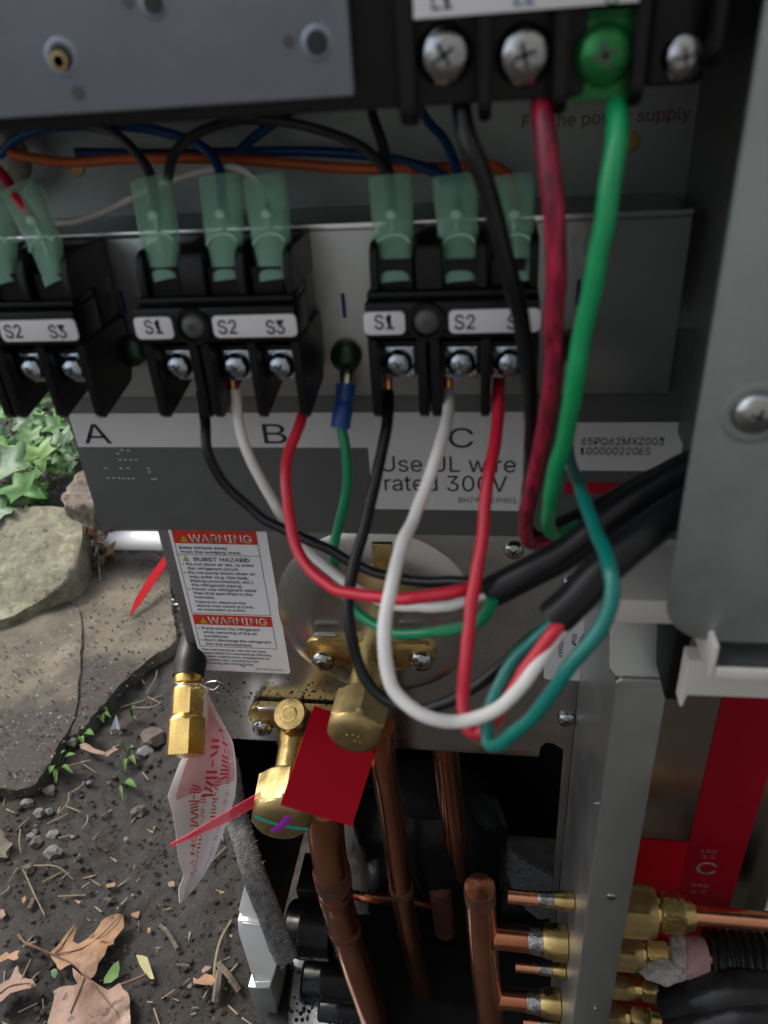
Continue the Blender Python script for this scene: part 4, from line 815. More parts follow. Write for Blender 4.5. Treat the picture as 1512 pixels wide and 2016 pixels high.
mf = pipe('copper header pipe with domed cap feeding the branch stubs', [P(944, 1742, Y=ym), P(946, 1775, Y=ym), P(953, 1880, Y=ym), P(962, 1960, Y=ym), P(970, 2045, Y=ym)], 0.0086, cap=True, joints=((0.18, 1.02, 'copper_burnt', 0.010),))

def stub(label, px0, py0, px1, rpx, Y, grp):
    a = P(px0, py0, Y=Y); sc = 0.000278; r = rpx * sc; t = empty('branch_stub', a - Vector((0, 0, r)), label, 'pipe', grp)
    XE = XS - 0.0004; Ls = XE - a.x; c0 = Ls * 0.52
    bm = B(); lathe(bm, a, (1, 0, 0), [(0, r * 1.06), (c0 * 0.3, r), (c0, r), (c0 + 0.001, r)], 20); link('tube', bm, 'copper_bright' if rpx < 15 else 'copper', t)
    bm = B(); lathe(bm, a + Vector((c0 - 0.002, 0, 0)), (1, 0, 0), [(0, r * 1.01), (0.002, r * 1.08), (0.005, r * 1.10), (0.008, r * 1.16)], 20); link('solder_ring', bm, 'solder', t)
    bm = B(); lathe(bm, a + Vector((c0 + 0.0062, 0, 0)), (1, 0, 0), [(0, r * 1.14), (0.003, r * 1.30), (Ls - c0 - 0.009, r * 1.38), (Ls - c0 - 0.0063, r * 1.38)], 24); link('brass_collar', bm, 'brass', t)
    return t
GS = 'branch stubs soldered into brass collars'
stub('slim copper branch stub at the top of the row beside the header', 1000, 1764, 0, 13, 0.243, GS)
stub('thick copper branch stub joined to the header under the slim one', 972, 1842, 0, 26, 0.250, GS)
stub('slim copper branch stub between the two thick ones', 1015, 1902, 0, 11, 0.245, GS)
stub('thick copper branch stub joined low on the header', 980, 1964, 0, 23, 0.250, GS)
stub('slim copper branch stub lowest beside the header', 1030, 2012, 0, 10, 0.245, GS)
def fitting(label, px, py, Y, rb, rn, xb, xn0, xn1, pipe_r=0, xp=None):
    """brass flare union on the outside of the side plate: body, neck, flare nut, pipe"""
    c = P(px, py, Y=Y); sc = 0.000278; t = empty('flare_fitting', (c.x, c.y, c.z - rb * sc), label, 'fitting', 'brass flare fittings'); XA = lambda q: PX(q, py, Y)
    x0 = XS + 0.0016; X_ = Vector((1, 0, 0)); o_ = Vector((0, c.y, c.z))
    bm = B(); hexp(bm, o_ + X_ * x0, X_, XA(xb) - x0, rb * sc, (0, -0.5, 1), 0.2, ch1=0.1); link('body', bm, 'brass_dull', t, edge=18)
    bm = B(); lathe(bm, o_ + X_ * XA(xb), X_, [(-0.001, rn * sc * 0.72), (XA(xn0) - XA(xb) + 0.001, rn * sc * 0.72)], 20); link('thread', bm, 'brass_bright', t)
    if xn1:
        ln = XA(xn1) - XA(xn0)
        bm = B(); hexp(bm, o_ + X_ * XA(xn0), X_, ln * 0.72, rn * sc, (0, -0.45, 1), 0.45, ch0=0.1, ch1=0.1); nut = link('flare_nut', bm, 'brass', t, edge=18)
        bm = B(); lathe(bm, o_ + X_ * (XA(xn0) + ln * 0.70), X_, [(0, rn * sc * 0.86), (ln * 0.1, rn * sc * 0.80), (ln * 0.30, rn * sc * 0.70)], 24); link('nut_shoulder', bm, 'brass', t)
    if pipe_r:
        bm = B(); lathe(bm, o_ + X_ * (XA(xn1) - 0.001), X_, [(0, pipe_r), (XA(xp) - XA(xn1), pipe_r)], 20); link('line_pipe', bm, 'copper_bright', t)
    return t
fitting('large brass flare fitting with bright copper line leaving it', 1240, 1790, 0.243, 52, 37, 1289, 1298, 1368, 0.0047, 1640)
fitting('brass flare fitting with white sealant on its nut', 1240, 1872, 0.248, 40, 35, 1262, 1268, 1330, 0.0062, 1420)
fitting('brass flare fitting just under the white sealant', 1225, 1942, 0.245, 26, 24, 1248, 1262, 1310)
fitting('brass flare fitting lowest beside the strip', 1215, 1998, 0.250, 34, 32, 1228, 1237, 1300, 0.005, 1400)
def lump(bm, c, sx, sy, sz, seed, amp=0.25, sub=3):
    r = bmesh.ops.create_icosphere(bm, subdivisions=sub, radius=1)
    for v in r['verts']:
        k = 1 + amp * noise.noise(v.co * 1.6 + Vector((seed, seed * 2.3, 0))) + amp * 0.4 * noise.noise(v.co * 4 + Vector((0, seed, 0)))
        v.co = Vector((v.co.x * sx * k, v.co.y * sy * k, v.co.z * sz * k)) + c
bm = B(); c = P(1305, 1908, Y=0.240); lump(bm, c, 0.0125, 0.007, 0.0075, 3.1, 0.35); c = P(1335, 1880, Y=0.247); lump(bm, c, 0.005, 0.011, 0.0105, 8.1, 0.3)
link('sealant', bm, 'foam_white', None, label='white sealant smeared over the nut of a brass fitting', cat='sealant')
bm = B(); a = P(1338, 1884, Y=0.248); lathe(bm, a, (1, 0.02, 0.0), [(0, 0.0105), (0.003, 0.0112), (0.012, 0.0110), (0.0135, 0.0105)], 28); 
for v in bm.verts: v.co += Vector((0, 0, 0.001 * noise.noise(v.co * 150)))
link('foam_sleeve', bm, 'foam_pink', None, label='pale pink foam sleeve end next to the sealed fitting', cat='foam sleeve')
bm = B(); a = P(1392, 1892, Y=0.250); prof = []
for k in range(60): prof.append((k * 0.0011, 0.0160 + 0.0009 * math.sin(k * 1.5)))
lathe(bm, a, (1, 0, 0.02), prof, 32); link('ribbed_hose', bm, 'black_rubber', None, label='black ribbed insulation hose leaving the foam sleeve', cat='hose')
mat('scuffed_black', (0.005, 0.005, 0.006), 0.30, 0, spec=0.35, col2=(0.022, 0.023, 0.025), vscale=55, bump=0.4, bscale=90)
bm = B(); tube(bm, [P(1320, 1985, Y=0.235), P(1380, 1965, Y=0.232), P(1450, 1955, Y=0.232), P(1560, 1965, Y=0.235)], lambda u: 0.0095 + 0.004 * u, 22, 10, wob=0.06); link('insulated_hose', bm, 'scuffed_black', None, label='scuffed black insulated hose lying below the ribbed hose', cat='hose')
bm = B(); tube(bm, [P(1330, 2030, Y=0.225), P(1400, 2012, Y=0.222), P(1480, 2000, Y=0.222), P(1580, 2010, Y=0.225)], 0.0095, 22, 10, wob=0.06); link('insulated_hose', bm, 'scuffed_black', None, label='black insulated hose lowest of the three black hoses', cat='hose')

# ------------------------------------------------------------------ hanging brass adapter, tag, cards
pa, pb = P(372, 1322, Y=0.292), P(364, 1488, Y=0.256); ax = (pb - pa).normalized(); n_ = (pb - pa).length
t = empty('hose_adapter', pb, 'bright brass hose adapter with black rubber tube hanging beside the warning sticker', 'adapter')
bm = B(); tube(bm, [P(392, 1195, Y=0.335), P(385, 1240, Y=0.318), P(377, 1285, Y=0.302), pa + ax * 0.003], lambda u: 0.0050 + 0.0038 * min(1, u * 1.25), 20, 8); link('rubber_tube', bm, 'black_rubber', t)
bm = B(); lathe(bm, pa, ax, [(0.001, 0.0076), (0.003, 0.0079), (n_ * 0.14, 0.0076), (n_ * 0.16, 0.0065), (n_ * 0.20, 0.0066)], 28); link('ferrule', bm, 'brass_bright', t)
bm = B(); hexp(bm, pa + ax * n_ * 0.19, ax, n_ * 0.34, 0.0090, (0.42, -1, 0), 0, ch0=0.1); link('hex_body', bm, 'brass_bright', t, edge=18)
bm = B(); lathe(bm, pa + ax * n_ * 0.52, ax, [(0, 0.0080), (n_ * 0.02, 0.0074), (n_ * 0.04, 0.0080)], 28); link('groove', bm, 'brass_bright', t)
bm = B(); hexp(bm, pa + ax * n_ * 0.55, ax, n_ * 0.45, 0.0106, (0.42, -1, 0), 0, ch0=0.1); link('hex_nut', bm, 'brass_bright', t, edge=18)
bm = B(); c = pa + ax * n_ * 0.185; e1, e2 = Vector((1, 0, 0)), ax.cross(Vector((1, 0, 0))).normalized()
W_ = [c + (e1 * math.cos(k * 0.55) + e2 * math.sin(k * 0.55)) * 0.0076 + ax * (0.0008 * math.sin(k * 0.9)) for k in range(24)] + [P(404, 1345, Y=0.280), P(425, 1341, Y=0.279), P(440, 1346, Y=0.279)]
tube(bm, W_, 0.00035, 6, 3)
for q in ([(400, 1350), (392, 1346), (410, 1360), (398, 1375)], [(404, 1352), (420, 1358), (432, 1349)]):
    tube(bm, [P(x, y, Y=0.279 - 0.001 * i) for i, (x, y) in enumerate(q)], 0.0003, 6, 4)
link('binding_wire', bm, 'wire_tie', t)

rows = [(1350, 396, 404), (1380, 396, 416), (1420, 390, 437), (1460, 376, 459), (1500, 354, 465), (1535, 341, 466), (1568, 330, 463), (1600, 340, 453), (1640, 346, 440), (1690, 351, 421), (1722, 362, 402), (1750, 351, 382), (1778, 353, 358)]
CAMP0 = Vector((0, 0, HC))
def tagpt(u, v):
    f = v * (len(rows) - 1); i = min(int(f), len(rows) - 2); k = f - i
    a, b_ = rows[i], rows[i + 1]; py = a[0] + (b_[0] - a[0]) * k; l = a[1] + (b_[1] - a[1]) * k; r_ = a[2] + (b_[2] - a[2]) * k
    Y = 0.285 - 0.034 * v + 0.010 * math.sin((u - 0.35) * 3.0) * min(1, v * 3) + 0.005 * math.sin(v * 9 + u * 2)
    return P(l + (r_ - l) * u, py, Y=Y)
tg = empty('paper_tag', tagpt(0.5, 1), 'curled white paper tag with red lettering tied under the brass adapter', 'tag')
bm = B(); NU, NV = 14, 50; gr = [[bm.verts.new(tagpt(i / NU, j / NV)) for i in range(NU + 1)] for j in range(NV + 1)]
for j in range(NV):
    for i in range(NU): bm.faces.new((gr[j][i], gr[j][i + 1], gr[j + 1][i + 1], gr[j + 1][i]))
bmesh.ops.recalc_face_normals(bm, faces=bm.faces[:]); bmesh.ops.solidify(bm, geom=bm.faces[:], thickness=0.00025); link('sheet', bm, 'tag_paper', tg)
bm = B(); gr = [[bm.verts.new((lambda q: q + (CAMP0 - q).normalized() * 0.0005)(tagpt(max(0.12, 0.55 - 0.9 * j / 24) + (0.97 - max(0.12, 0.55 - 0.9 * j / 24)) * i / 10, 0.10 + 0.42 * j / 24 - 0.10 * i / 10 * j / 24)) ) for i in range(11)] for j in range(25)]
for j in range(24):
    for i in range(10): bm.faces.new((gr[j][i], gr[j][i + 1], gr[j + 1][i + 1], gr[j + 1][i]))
link('print_and_reflection', bm, 'tag_tint', tg)  # pink of the back print and of the red card's reflection, painted on
CAMP = Vector((0, 0, HC))
def tagtext(s, u0, v0, v1, h, weight=0.0, flip=False):
    cu = bpy.data.curves.new('t', 'FONT'); cu.body = s; cu.size = 1; cu.resolution_u = 3; cu.offset = weight
    if FONT: cu.font = FONT
    o = bpy.data.objects.new('tmp', cu); COL.objects.link(o); me = bpy.data.meshes.new_from_object(o.evaluated_get(bpy.context.evaluated_depsgraph_get()))
    bpy.data.objects.remove(o); bm_ = B(); bm_.from_mesh(me)
    bmesh.ops.triangulate(bm_, faces=bm_.faces[:]); bmesh.ops.subdivide_edges(bm_, edges=[e for e in bm_.edges if e.calc_length() > 0.4], cuts=2)
    xs_ = [v.co.x for v in bm_.verts]; a, b_ = min(xs_), max(xs_)
    for v in bm_.verts:
        k = (v.co.x - a) / (b_ - a); q = tagpt(u0 - 0.08 + v.co.y * h, v0 + (v1 - v0) * k); v.co = q + (CAMP - q).normalized() * 0.0008
    link('lettering', bm_, 'tag_print', tg, smooth=False)
# only part of one printed word can be read on the tag; the other lines are unreadable strokes
tagtext('CHARGED', 0.42, 0.66, 0.93, 0.20, 0.03)
def strokes(n_, sd):
    random.seed(sd); return ''.join(random.choice('|/-\\|/') for _ in range(n_))
tagtext(strokes(12, 1), 0.42, 0.44, 0.64, 0.20, 0.03); tagtext(strokes(22, 2), 0.58, 0.50, 0.84, 0.10, 0.02); tagtext(strokes(12, 3), 0.76, 0.40, 0.62, 0.10, 0.02)
tagtext(strokes(44, 4), 0.93, 0.26, 0.78, 0.08, 0.01); tagtext(strokes(10, 5), 0.84, 0.20, 0.42, 0.16, 0.03); tagtext(strokes(9, 6), 0.62, 0.24, 0.50, 0.20, 0.03)
ca, cb, cc_ = P(618, 1391, Y=0.268), P(552, 1585, Y=0.229), P(693, 1627, Y=0.238); cn = (cb - ca).cross(cc_ - ca).normalized()
rd = P(752, 1440, Y=0.25) - CAMP; cd = CAMP + rd * ((ca - CAMP).dot(cn) / rd.dot(cn))
bm = B(); prism(bm, [ca, cb, cc_, cd], (0, 0.0006, 0.0003)); link('red_card', bm, 'red_card', None, smooth=False, label='plain red card wedged between the two brass valve caps', cat='card')
bm = B(); prism(bm, [P(x, y, Y=0.226 + 0.014 * (x - 333) / 180) for x, y in ((334, 1663), (372, 1643), (420, 1614), (470, 1584), (512, 1560), (514, 1582), (474, 1604), (428, 1629), (372, 1654), (336, 1668))], (0.0002, 0.0008, 0))
link('plastic_pick', bm, 'red_clear', None, label='translucent red plastic strip crossing in front of the paper tag', cat='strip')

# ------------------------------------------------------------------ ground: stones, pipe, plants, litter
def stone(name, outline, ztop, thick, m_, label, cat, bev, amp, sc_, seed, sub=4, zf=None, group=None):
    jag = []                                     # chip the outline between its corners
    for (x0_, y0_), (x1_, y1_) in zip(outline, outline[1:] + outline[:1]):
        k_ = 1 if name != 'flagstone' else max(1, int(math.hypot(x1_ - x0_, y1_ - y0_) / 11))
        for i in range(k_):
            f = i / k_; x_, y_ = x0_ + (x1_ - x0_) * f, y0_ + (y1_ - y0_) * f; nv = noise.noise_vector(Vector((x_ * 0.11, y_ * 0.11, seed))) + noise.noise_vector(Vector((x_ * 0.3, y_ * 0.3, seed))) * 0.6; jag.append((x_ + nv.x * 4.0, y_ + nv.y * 4.0) if name == 'flagstone' else (x_, y_))
    outline = jag
    bm = B(); q = [P(px, py, Z=zf(py) if zf else ztop) for px, py in outline]
    prism(bm, q, (0, 0, -thick))
    bm.verts.index_update()
    bmesh.ops.bevel(bm, geom=[e for e in bm.edges if (max(v.co.z for v in e.verts) > ztop - thick * 0.5 if not zf else all(v.index < len(q) for v in e.verts))], offset=bev, segments=2, affect='EDGES', profile=0.5)
    bmesh.ops.triangulate(bm, faces=bm.faces[:])
    for _ in range(sub):
        es = [e for e in bm.edges if e.calc_length() > 0.014]
        if not es: break
        bmesh.ops.subdivide_edges(bm, edges=es, cuts=1); bmesh.ops.triangulate(bm, faces=bm.faces[:])
    bm.normal_update(); sv = Vector((seed, seed * 1.7, seed * 0.3))
    for v in bm.verts:
        v.co += v.normal * (amp * noise.noise(v.co * sc_ + sv) + amp * 0.5 * noise.noise(v.co * sc_ * 2.7 + sv) + amp * 0.25 * noise.noise(v.co * sc_ * 7 + sv))
    return link(name, bm, m_, None, label=label, cat=cat, edge=60, group=group)
stone('boulder', [(-190, 1060), (-150, 1024), (-70, 1012), (0, 1008), (60, 1004), (110, 990), (166, 988), (174, 1012), (163, 1060), (152, 1108), (128, 1146), (95, 1170), (55, 1196), (0, 1232), (-70, 1262), (-140, 1240), (-185, 1150)], 0.048, 0.11, 'rock', 'pale lichen-coloured boulder edging the ivy bed', 'boulder', 0.010, 0.006, 22, 3.3, 5, zf=lambda py: 0.095 - 0.072 * max(0, min(1, (py - 1000) / 235)))
stone('flagstone', [(-330, 1190), (-180, 1180), (0, 1165), (90, 1150), (158, 1200), (162, 1262), (155, 1300), (159, 1330), (150, 1372), (154, 1402), (128, 1450), (118, 1462), (96, 1500), (82, 1530), (60, 1550), (20, 1556), (0, 1551), (-90, 1556), (-200, 1530), (-300, 1470), (-350, 1330)], 0.021, 0.05, 'stone', 'broad grey flagstone below the boulder', 'flagstone', 0.0022, 0.0016, 20, 9.1, 5)
stone('flagstone', [(100, 1130), (210, 1095), (300, 1085), (330, 1108), (333, 1150), (340, 1205), (348, 1258), (338, 1272), (290, 1298), (262, 1328), (240, 1342), (214, 1372), (190, 1402), (160, 1442), (135, 1452), (120, 1440), (120, 1250)], 0.0180, 0.045, 'stone', 'dirt strewn flagstone near the white pipe', 'flagstone', 0.0022, 0.0016, 20, 5.7, 5)
stone('rough_stone', [(118, 990), (130, 960), (150, 932), (172, 918), (200, 930), (215, 985), (180, 1000)], 0.115, 0.14, 'rock_brown', 'rough brown stone wedged behind the boulder', 'stone', 0.008, 0.010, 40, 1.9, 4)
stone('flagstone', [(-40, 1640), (0, 1625), (16, 1640), (22, 1680), (0, 1700), (-40, 1700)], 0.010, 0.04, 'stone', 'corner of a small flagstone among straw bits', 'flagstone', 0.004, 0.003, 20, 2.7, 4)
# PVC pipe
z_ = 0.052; a = P(120, 1062, Z=z_); b_ = P(345, 1066, Z=z_); dr = (b_ - a).normalized(); r_ = 0.0138
bm = B(); cyl(bm, a + dr * 0.02, b_, r_, seg=28, cap=0.08); link('drain_pipe', bm, 'pvc', None, label='white plastic drain pipe running from behind the boulder to the cabinet', cat='pipe')
# dead weed hanging over the pipe
t = empty('dead_weed', G(190, 1130), 'dead brown weed with thin stems hanging over the white pipe', 'weed')
random.seed(11)
for k in range(16):
    px, py = random.gauss(192, 8), 1045 + k * 5.5 + random.uniform(-6, 6); p = P(px, py, Z=0.075 - 0.0042 * k + 0.0); p += (CAMP - p).normalized() * 0.012; bm = B(); s_ = random.uniform(0.008, 0.017)
    u = Vector((random.uniform(-1, 1), random.uniform(-1, 1), random.uniform(-1, 0.5))).normalized(); v_ = u.orthogonal().normalized(); w_ = u.cross(v_)
    prism(bm, [p - u * s_, p - u * s_ * 0.2 + v_ * s_ * 0.45, p + u * s_ * 0.8 + w_ * s_ * 0.3, p + u * s_ * 0.2 - v_ * s_ * 0.4], w_ * 0.0006); link('leaf_scrap', bm, 'twig' if k % 3 else 'dead_leaf', t, smooth=False)
for q in ([(193, 1045), (190, 1075), (193, 1100), (196, 1140), (205, 1165), (229, 1188)], [(186, 1050), (182, 1085), (178, 1110), (177, 1147)], [(200, 1050), (208, 1085), (212, 1122)], [(190, 1080), (178, 1120), (168, 1130)]):
    bm = B(); n_ = len(q); L = []
    for i, (x, y) in enumerate(q):
        zz = max(0.075 - 0.075 * i / max(1, n_ - 2), 0.006); L.append(P(x, y, Z=zz) + Vector((0.004, -0.004, 0.004)))
    tube(bm, L, 0.0011, 6, 5); link('stem', bm, 'straw', t)
bm = B(); q = [P(x, y, Z=0.052 - 0.030 * (y - 1098) / 115) for x, y in ((322, 1096), (332, 1106), (302, 1150), (276, 1188), (254, 1213), (266, 1180), (294, 1134))]; prism(bm, q, (0.0003, 0, -0.0008)); link('plastic_pointer', bm, 'red_strip', None, smooth=False, label='pointed red plastic strip lying across the flagstone', cat='strip')

# ivy
def ivy_leaf(bm, c, size, heading, nrm, fold):
    nrm = nrm.normalized(); f = (heading - nrm * heading.dot(nrm)).normalized(); s = nrm.cross(f)
    half = [(1.0, 0.0), (0.72, 0.16), (0.45, 0.22), (0.42, 0.42), (0.40, 0.62), (0.22, 0.46), (0.02, 0.40), (-0.16, 0.52), (-0.26, 0.38), (-0.22, 0.16), (-0.10, 0.0)]
    def pt(a, b_): return c + (f * a + s * b_) * size + nrm * size * (fold * abs(b_) - 0.18 * a * a + 0.03 * math.sin(9 * a + 7 * b_))
    mid = [bm.verts.new(pt(a, 0)) for a in (1.0, 0.72, 0.45, 0.30, 0.15, 0.02, -0.10)]
    for sg in (1, -1):
        o_ = [bm.verts.new(pt(a, b_ * sg)) for a, b_ in half[1:-1]]
        tris = [(mid[0], o_[0], mid[1]), (mid[1], o_[0], o_[1]), (mid[1], o_[1], mid[2]), (mid[2], o_[1], o_[2]), (mid[2], o_[2], o_[3]), (mid[2], o_[3], o_[4]), (mid[2], o_[4], mid[3]), (mid[3], o_[4], o_[5]), (mid[3], o_[5], mid[4]), (mid[4], o_[5], o_[6]), (mid[4], o_[6], o_[7]), (mid[4], o_[7], mid[5]), (mid[5], o_[7], o_[8]), (mid[5], o_[8], mid[6])]
        for q in tris: bm.faces.new(q if sg > 0 else q[::-1])
    for sg, (a, b_) in ((0, (0.95, 0)), (1, (0.38, 0.55)), (-1, (0.38, -0.55)), (1, (-0.15, 0.42)), (-1, (-0.15, -0.42))):
        pass
iv = empty('ivy_bed', G(60, 980), 'bed of green ivy leaves and dry stems behind the boulder', 'ivy')
random.seed(21)
hero = [(112, 938, 0.050, (0.2, -1, 0), 'ivy_dark'), (150, 905, 0.045, (0.8, -0.5, 0.2), 'ivy'), (35, 908, 0.060, (-0.9, -0.4, 0), 'ivy_dark'), (75, 884, 0.045, (0.4, -0.8, 0), 'ivy_pale'), (10, 880, 0.040, (-0.5, -0.8, 0), 'ivy_pale'), (30, 955, 0.050, (0.9, -0.3, 0), 'ivy'), (5, 1000, 0.045, (-0.6, -0.6, 0), 'ivy_dark'), (40, 832, 0.045, (0.7, 0.3, 0), 'ivy_dark'), (62, 850, 0.038, (0, -1, 0), 'ivy'), (98, 838, 0.036, (0.9, 0.1, 0), 'ivy'), (92, 975, 0.042, (0.3, -0.9, 0), 'ivy'), (48, 1002, 0.030, (0.5, -0.8, 0), 'ivy'), (120, 860, 0.040, (0.5, -0.6, 0), 'ivy_dark'), (105, 870, 0.04, (0.9, -.5, 0), 'ivy_dark')]
for px, py, s_, hd, m_ in hero:
    c = G(px, py, 0.055); bm = B(); ivy_leaf(bm, c, s_ * 1.08, Vector(hd), Vector((0.05, -0.45, 1)), 0.28); link('leaf', bm, m_, iv, edge=70)
for k in range(285):
    px, py = random.uniform(-330, 215), random.uniform(775, 1000)
    if px > 105 and py > 1010 - (px - 105) * 1.4: continue
    c = G(px, py, random.uniform(0.0, 0.045)); bm = B(); hd = Vector((random.uniform(-1, 1), random.uniform(-1, 0.3), 0))
    ivy_leaf(bm, c, random.uniform(0.014, 0.034), hd, Vector((random.uniform(-0.6, 0.6), random.uniform(-0.9, 0.2), 1)), random.uniform(0, 0.4)); link('leaf', bm, random.choice(('ivy', 'ivy', 'ivy_dark', 'ivy_dark', 'ivy_dark', 'ivy', 'ivy_pale')), iv, edge=70)
for q in ([(30, 960), (60, 945), (82, 935)], [(0, 985), (22, 972), (40, 978), (72, 988)], [(64, 905), (72, 900), (78, 902)], [(70, 985), (72, 960), (75, 935)], [(100, 900), (118, 875), (130, 858)], [(20, 930), (45, 925), (60, 930)]):
    bm = B(); tube(bm, [G(x, y, 0.058 + 0.004 * i) for i, (x, y) in enumerate(q)], 0.0016, 6, 5); link('dry_stem', bm, 'stem', iv)
bm = B()
for k in range(2600):
    px, py = random.uniform(-330, 175), random.uniform(765, 1003); c = G(px, py, random.uniform(0, 0.02)); a = Vector((random.uniform(-1, 1), random.uniform(-1, 1), random.uniform(0, 0.9))) * random.uniform(0.008, 0.022); s_ = a.orthogonal().normalized() * 0.0022
    v_ = [bm.verts.new(c - s_), bm.verts.new(c + s_), bm.verts.new(c + a)]; bm.faces.new(v_)
link('moss', bm, 'weed', None, kind='stuff', label='low moss and grass blades under the ivy')

# dead leaves
def flat_leaf(name, outline, m_, label, curl, seed, off=(0, 1600), sc=3.024, stalk=None, veins=(), lift=0.006, group=None):
    bm = B(); q = [(off[0] + x / sc, off[1] + y / sc) for x, y in outline]
    f = bm.faces.new([bm.verts.new(G(px, py, lift)) for px, py in q]); bmesh.ops.triangulate(bm, faces=[f])
    for _ in range(3):
        bmesh.ops.subdivide_edges(bm, edges=[e for e in bm.edges if e.calc_length() > 0.006], cuts=1); bmesh.ops.triangulate(bm, faces=bm.faces[:])
    cz = sum((v.co.z for v in bm.verts)) / len(bm.verts); sv = Vector((seed, seed * 2, 0))
    zf = lambda v: cz + curl * (0.5 + 0.7 * noise.noise(v * 28 + sv)) + 0.0012 * noise.noise(v * 110 + sv)
    for v in bm.verts: v.co.z = max(zf(Vector((v.co.x, v.co.y, 0))), terrain(v.co.x, v.co.y) + 0.001)
    bmesh.ops.recalc_face_normals(bm, faces=bm.faces[:]); bmesh.ops.solidify(bm, geom=bm.faces[:], thickness=0.0004)
    if not (stalk or veins): return link(name, bm, m_, None, label=label, cat='leaf', edge=60, group=group)
    t = empty(name, G(*[sum(c[i] for c in q) / len(q) for i in (0, 1)]), label, 'leaf', group); link('blade', bm, m_, t, edge=60)
    for k, L in enumerate(([stalk] if stalk else []) + list(veins)):
        pp = []
        for x, y in L:
            g_ = G(off[0] + x / sc, off[1] + y / sc, lift); 
            g_.z = zf(Vector((g_.x, g_.y, 0))) + 0.0007 if not (stalk and k == 0) else max(g_.z, zf(Vector((g_.x, g_.y, 0)))); pp.append(g_)
        bm = B(); tube(bm, pp, 0.0011 if (stalk and k == 0) else 0.0005, 6, 5); link('stalk' if (stalk and k == 0) else 'vein', bm, 'leaf_vein', t)
    return t
flat_leaf('maple_leaf', [(305, 855), (350, 815), (395, 770), (430, 735), (462, 682), (472, 690), (462, 740), (445, 790), (470, 795), (520, 780), (560, 735), (620, 675), (660, 645), (700, 628), (735, 640), (752, 660), (748, 700), (720, 740), (695, 790), (690, 815), (660, 830), (640, 880), (600, 930), (585, 970), (570, 1000), (540, 1020), (500, 985), (470, 945), (440, 938), (405, 945), (380, 970), (358, 955), (345, 920), (318, 885)], 'dead_leaf', 'large tan dead maple leaf with long stalk lying on the soil', 0.015, 3.0, stalk=[(108, 725), (150, 775), (210, 820), (305, 857), (360, 880)], veins=([(330, 865), (480, 835), (600, 770), (740, 650)], [(330, 868), (390, 800), (465, 690)], [(340, 875), (440, 930), (540, 1010)]))
flat_leaf('dead_leaf', [(450, 960), (500, 1000), (560, 1025), (640, 1050), (700, 1030), (722, 1028), (735, 1060), (770, 1090), (782, 1130), (780, 1200), (790, 1300), (600, 1330), (300, 1330), (320, 1230), (350, 1150), (345, 1110), (380, 1080), (470, 1080), (485, 1060), (460, 1020)], 'dead_leaf_pale', 'broad pinkish brown dead leaf under the tan maple leaf', 0.014, 8.0, veins=([(520, 1010), (490, 1110), (440, 1230)], [(560, 1040), (640, 1120), (700, 1200)]))
flat_leaf('dead_leaf', [(-40, 1060), (20, 1030), (70, 1010), (100, 940), (118, 930), (130, 980), (160, 1020), (215, 1030), (240, 1070), (200, 1090), (150, 1100), (90, 1120), (40, 1160), (-40, 1200)], 'dead_leaf_pale', 'curled greyish brown dead leaf beside the tan maple leaf', 0.014, 5.0, veins=([(0, 1110), (90, 1060), (200, 1060)],))
flat_leaf('dead_leaf', [(-20, 890), (15, 850), (40, 830), (60, 850), (95, 826), (122, 830), (110, 858), (122, 885), (90, 890), (50, 875), (20, 900), (-20, 915)], 'dead_leaf', 'small torn tan leaf scrap above the curled greyish leaf', 0.006, 6.0)
flat_leaf('dead_leaf', [(475, 808), (520, 815), (570, 850), (600, 870), (640, 880), (690, 855), (722, 875), (690, 895), (650, 912), (590, 895), (530, 870), (490, 850)], 'dead_leaf_pale', 'thin curled brown leaf near the green weeds', 0.010, 7.0, off=(0, 1200))
flat_leaf('brown_scrap', [(1150, 985), (1180, 1000), (1225, 965), (1265, 985), (1290, 1010), (1270, 1045), (1220, 1040), (1180, 1030), (1155, 1025)], 'dead_leaf', 'crumpled reddish brown leaf scrap under a thin stem', 0.006, 2.2)
flat_leaf('leaflet', [(618, 1020), (625, 985), (655, 945), (690, 915), (716, 903), (718, 935), (700, 975), (660, 1008)], 'weed', 'small green oval leaf on soil next to maple leaf', 0.004, 4.4)
flat_leaf('leaflet', [(818, 870), (855, 868), (885, 880), (900, 930), (918, 990), (895, 985), (860, 950), (835, 915)], 'stem', 'olive dried oval leaf with thin stalk', 0.004, 5.4, stalk=[(722, 1030), (800, 995), (870, 962)])
flat_leaf('leaflet', [(302, 935), (320, 918), (340, 935), (347, 965), (330, 992), (308, 975)], 'ivy_dark', 'small dark green leaf half under the maple leaf', 0.003, 6.4)
for k, q in enumerate(([(785, 612), (828, 582), (832, 600), (818, 625), (790, 628)], [(1200, 940), (1225, 915), (1258, 918), (1245, 940), (1205, 958)], [(132, 510), (150, 495), (158, 525), (145, 552), (135, 545)], [(1000, 420), (1035, 405), (1042, 440), (1010, 455)], [(630, 430), (685, 418), (690, 445), (640, 452)], [(448, 530), (485, 528), (470, 550)], [(878, 690), (898, 684), (892, 718), (880, 720)], [(0, 570), (22, 575), (40, 620), (10, 640), (-10, 610)])):
    flat_leaf('leaf_scrap', q, ('dead_leaf', 'dead_leaf_pale')[k % 2], 'tiny tan leaf scrap loose on the bare soil', 0.002, k + 1.5, lift=0.003, group='leaf scraps on the soil')
bm = B(); q = [(655, 718), (690, 628), (712, 690), (705, 715), (685, 705)]; prism(bm, [G(x / 3.024, 1200 + y / 3.024, 0.006 if i != 1 else 0.02) for i, (x, y) in enumerate(q)], (0.0006, 0, -0.001)); link('white_shard', bm, 'shard', None, smooth=False, label='white plastic shard sticking up from the soil', cat='shard')
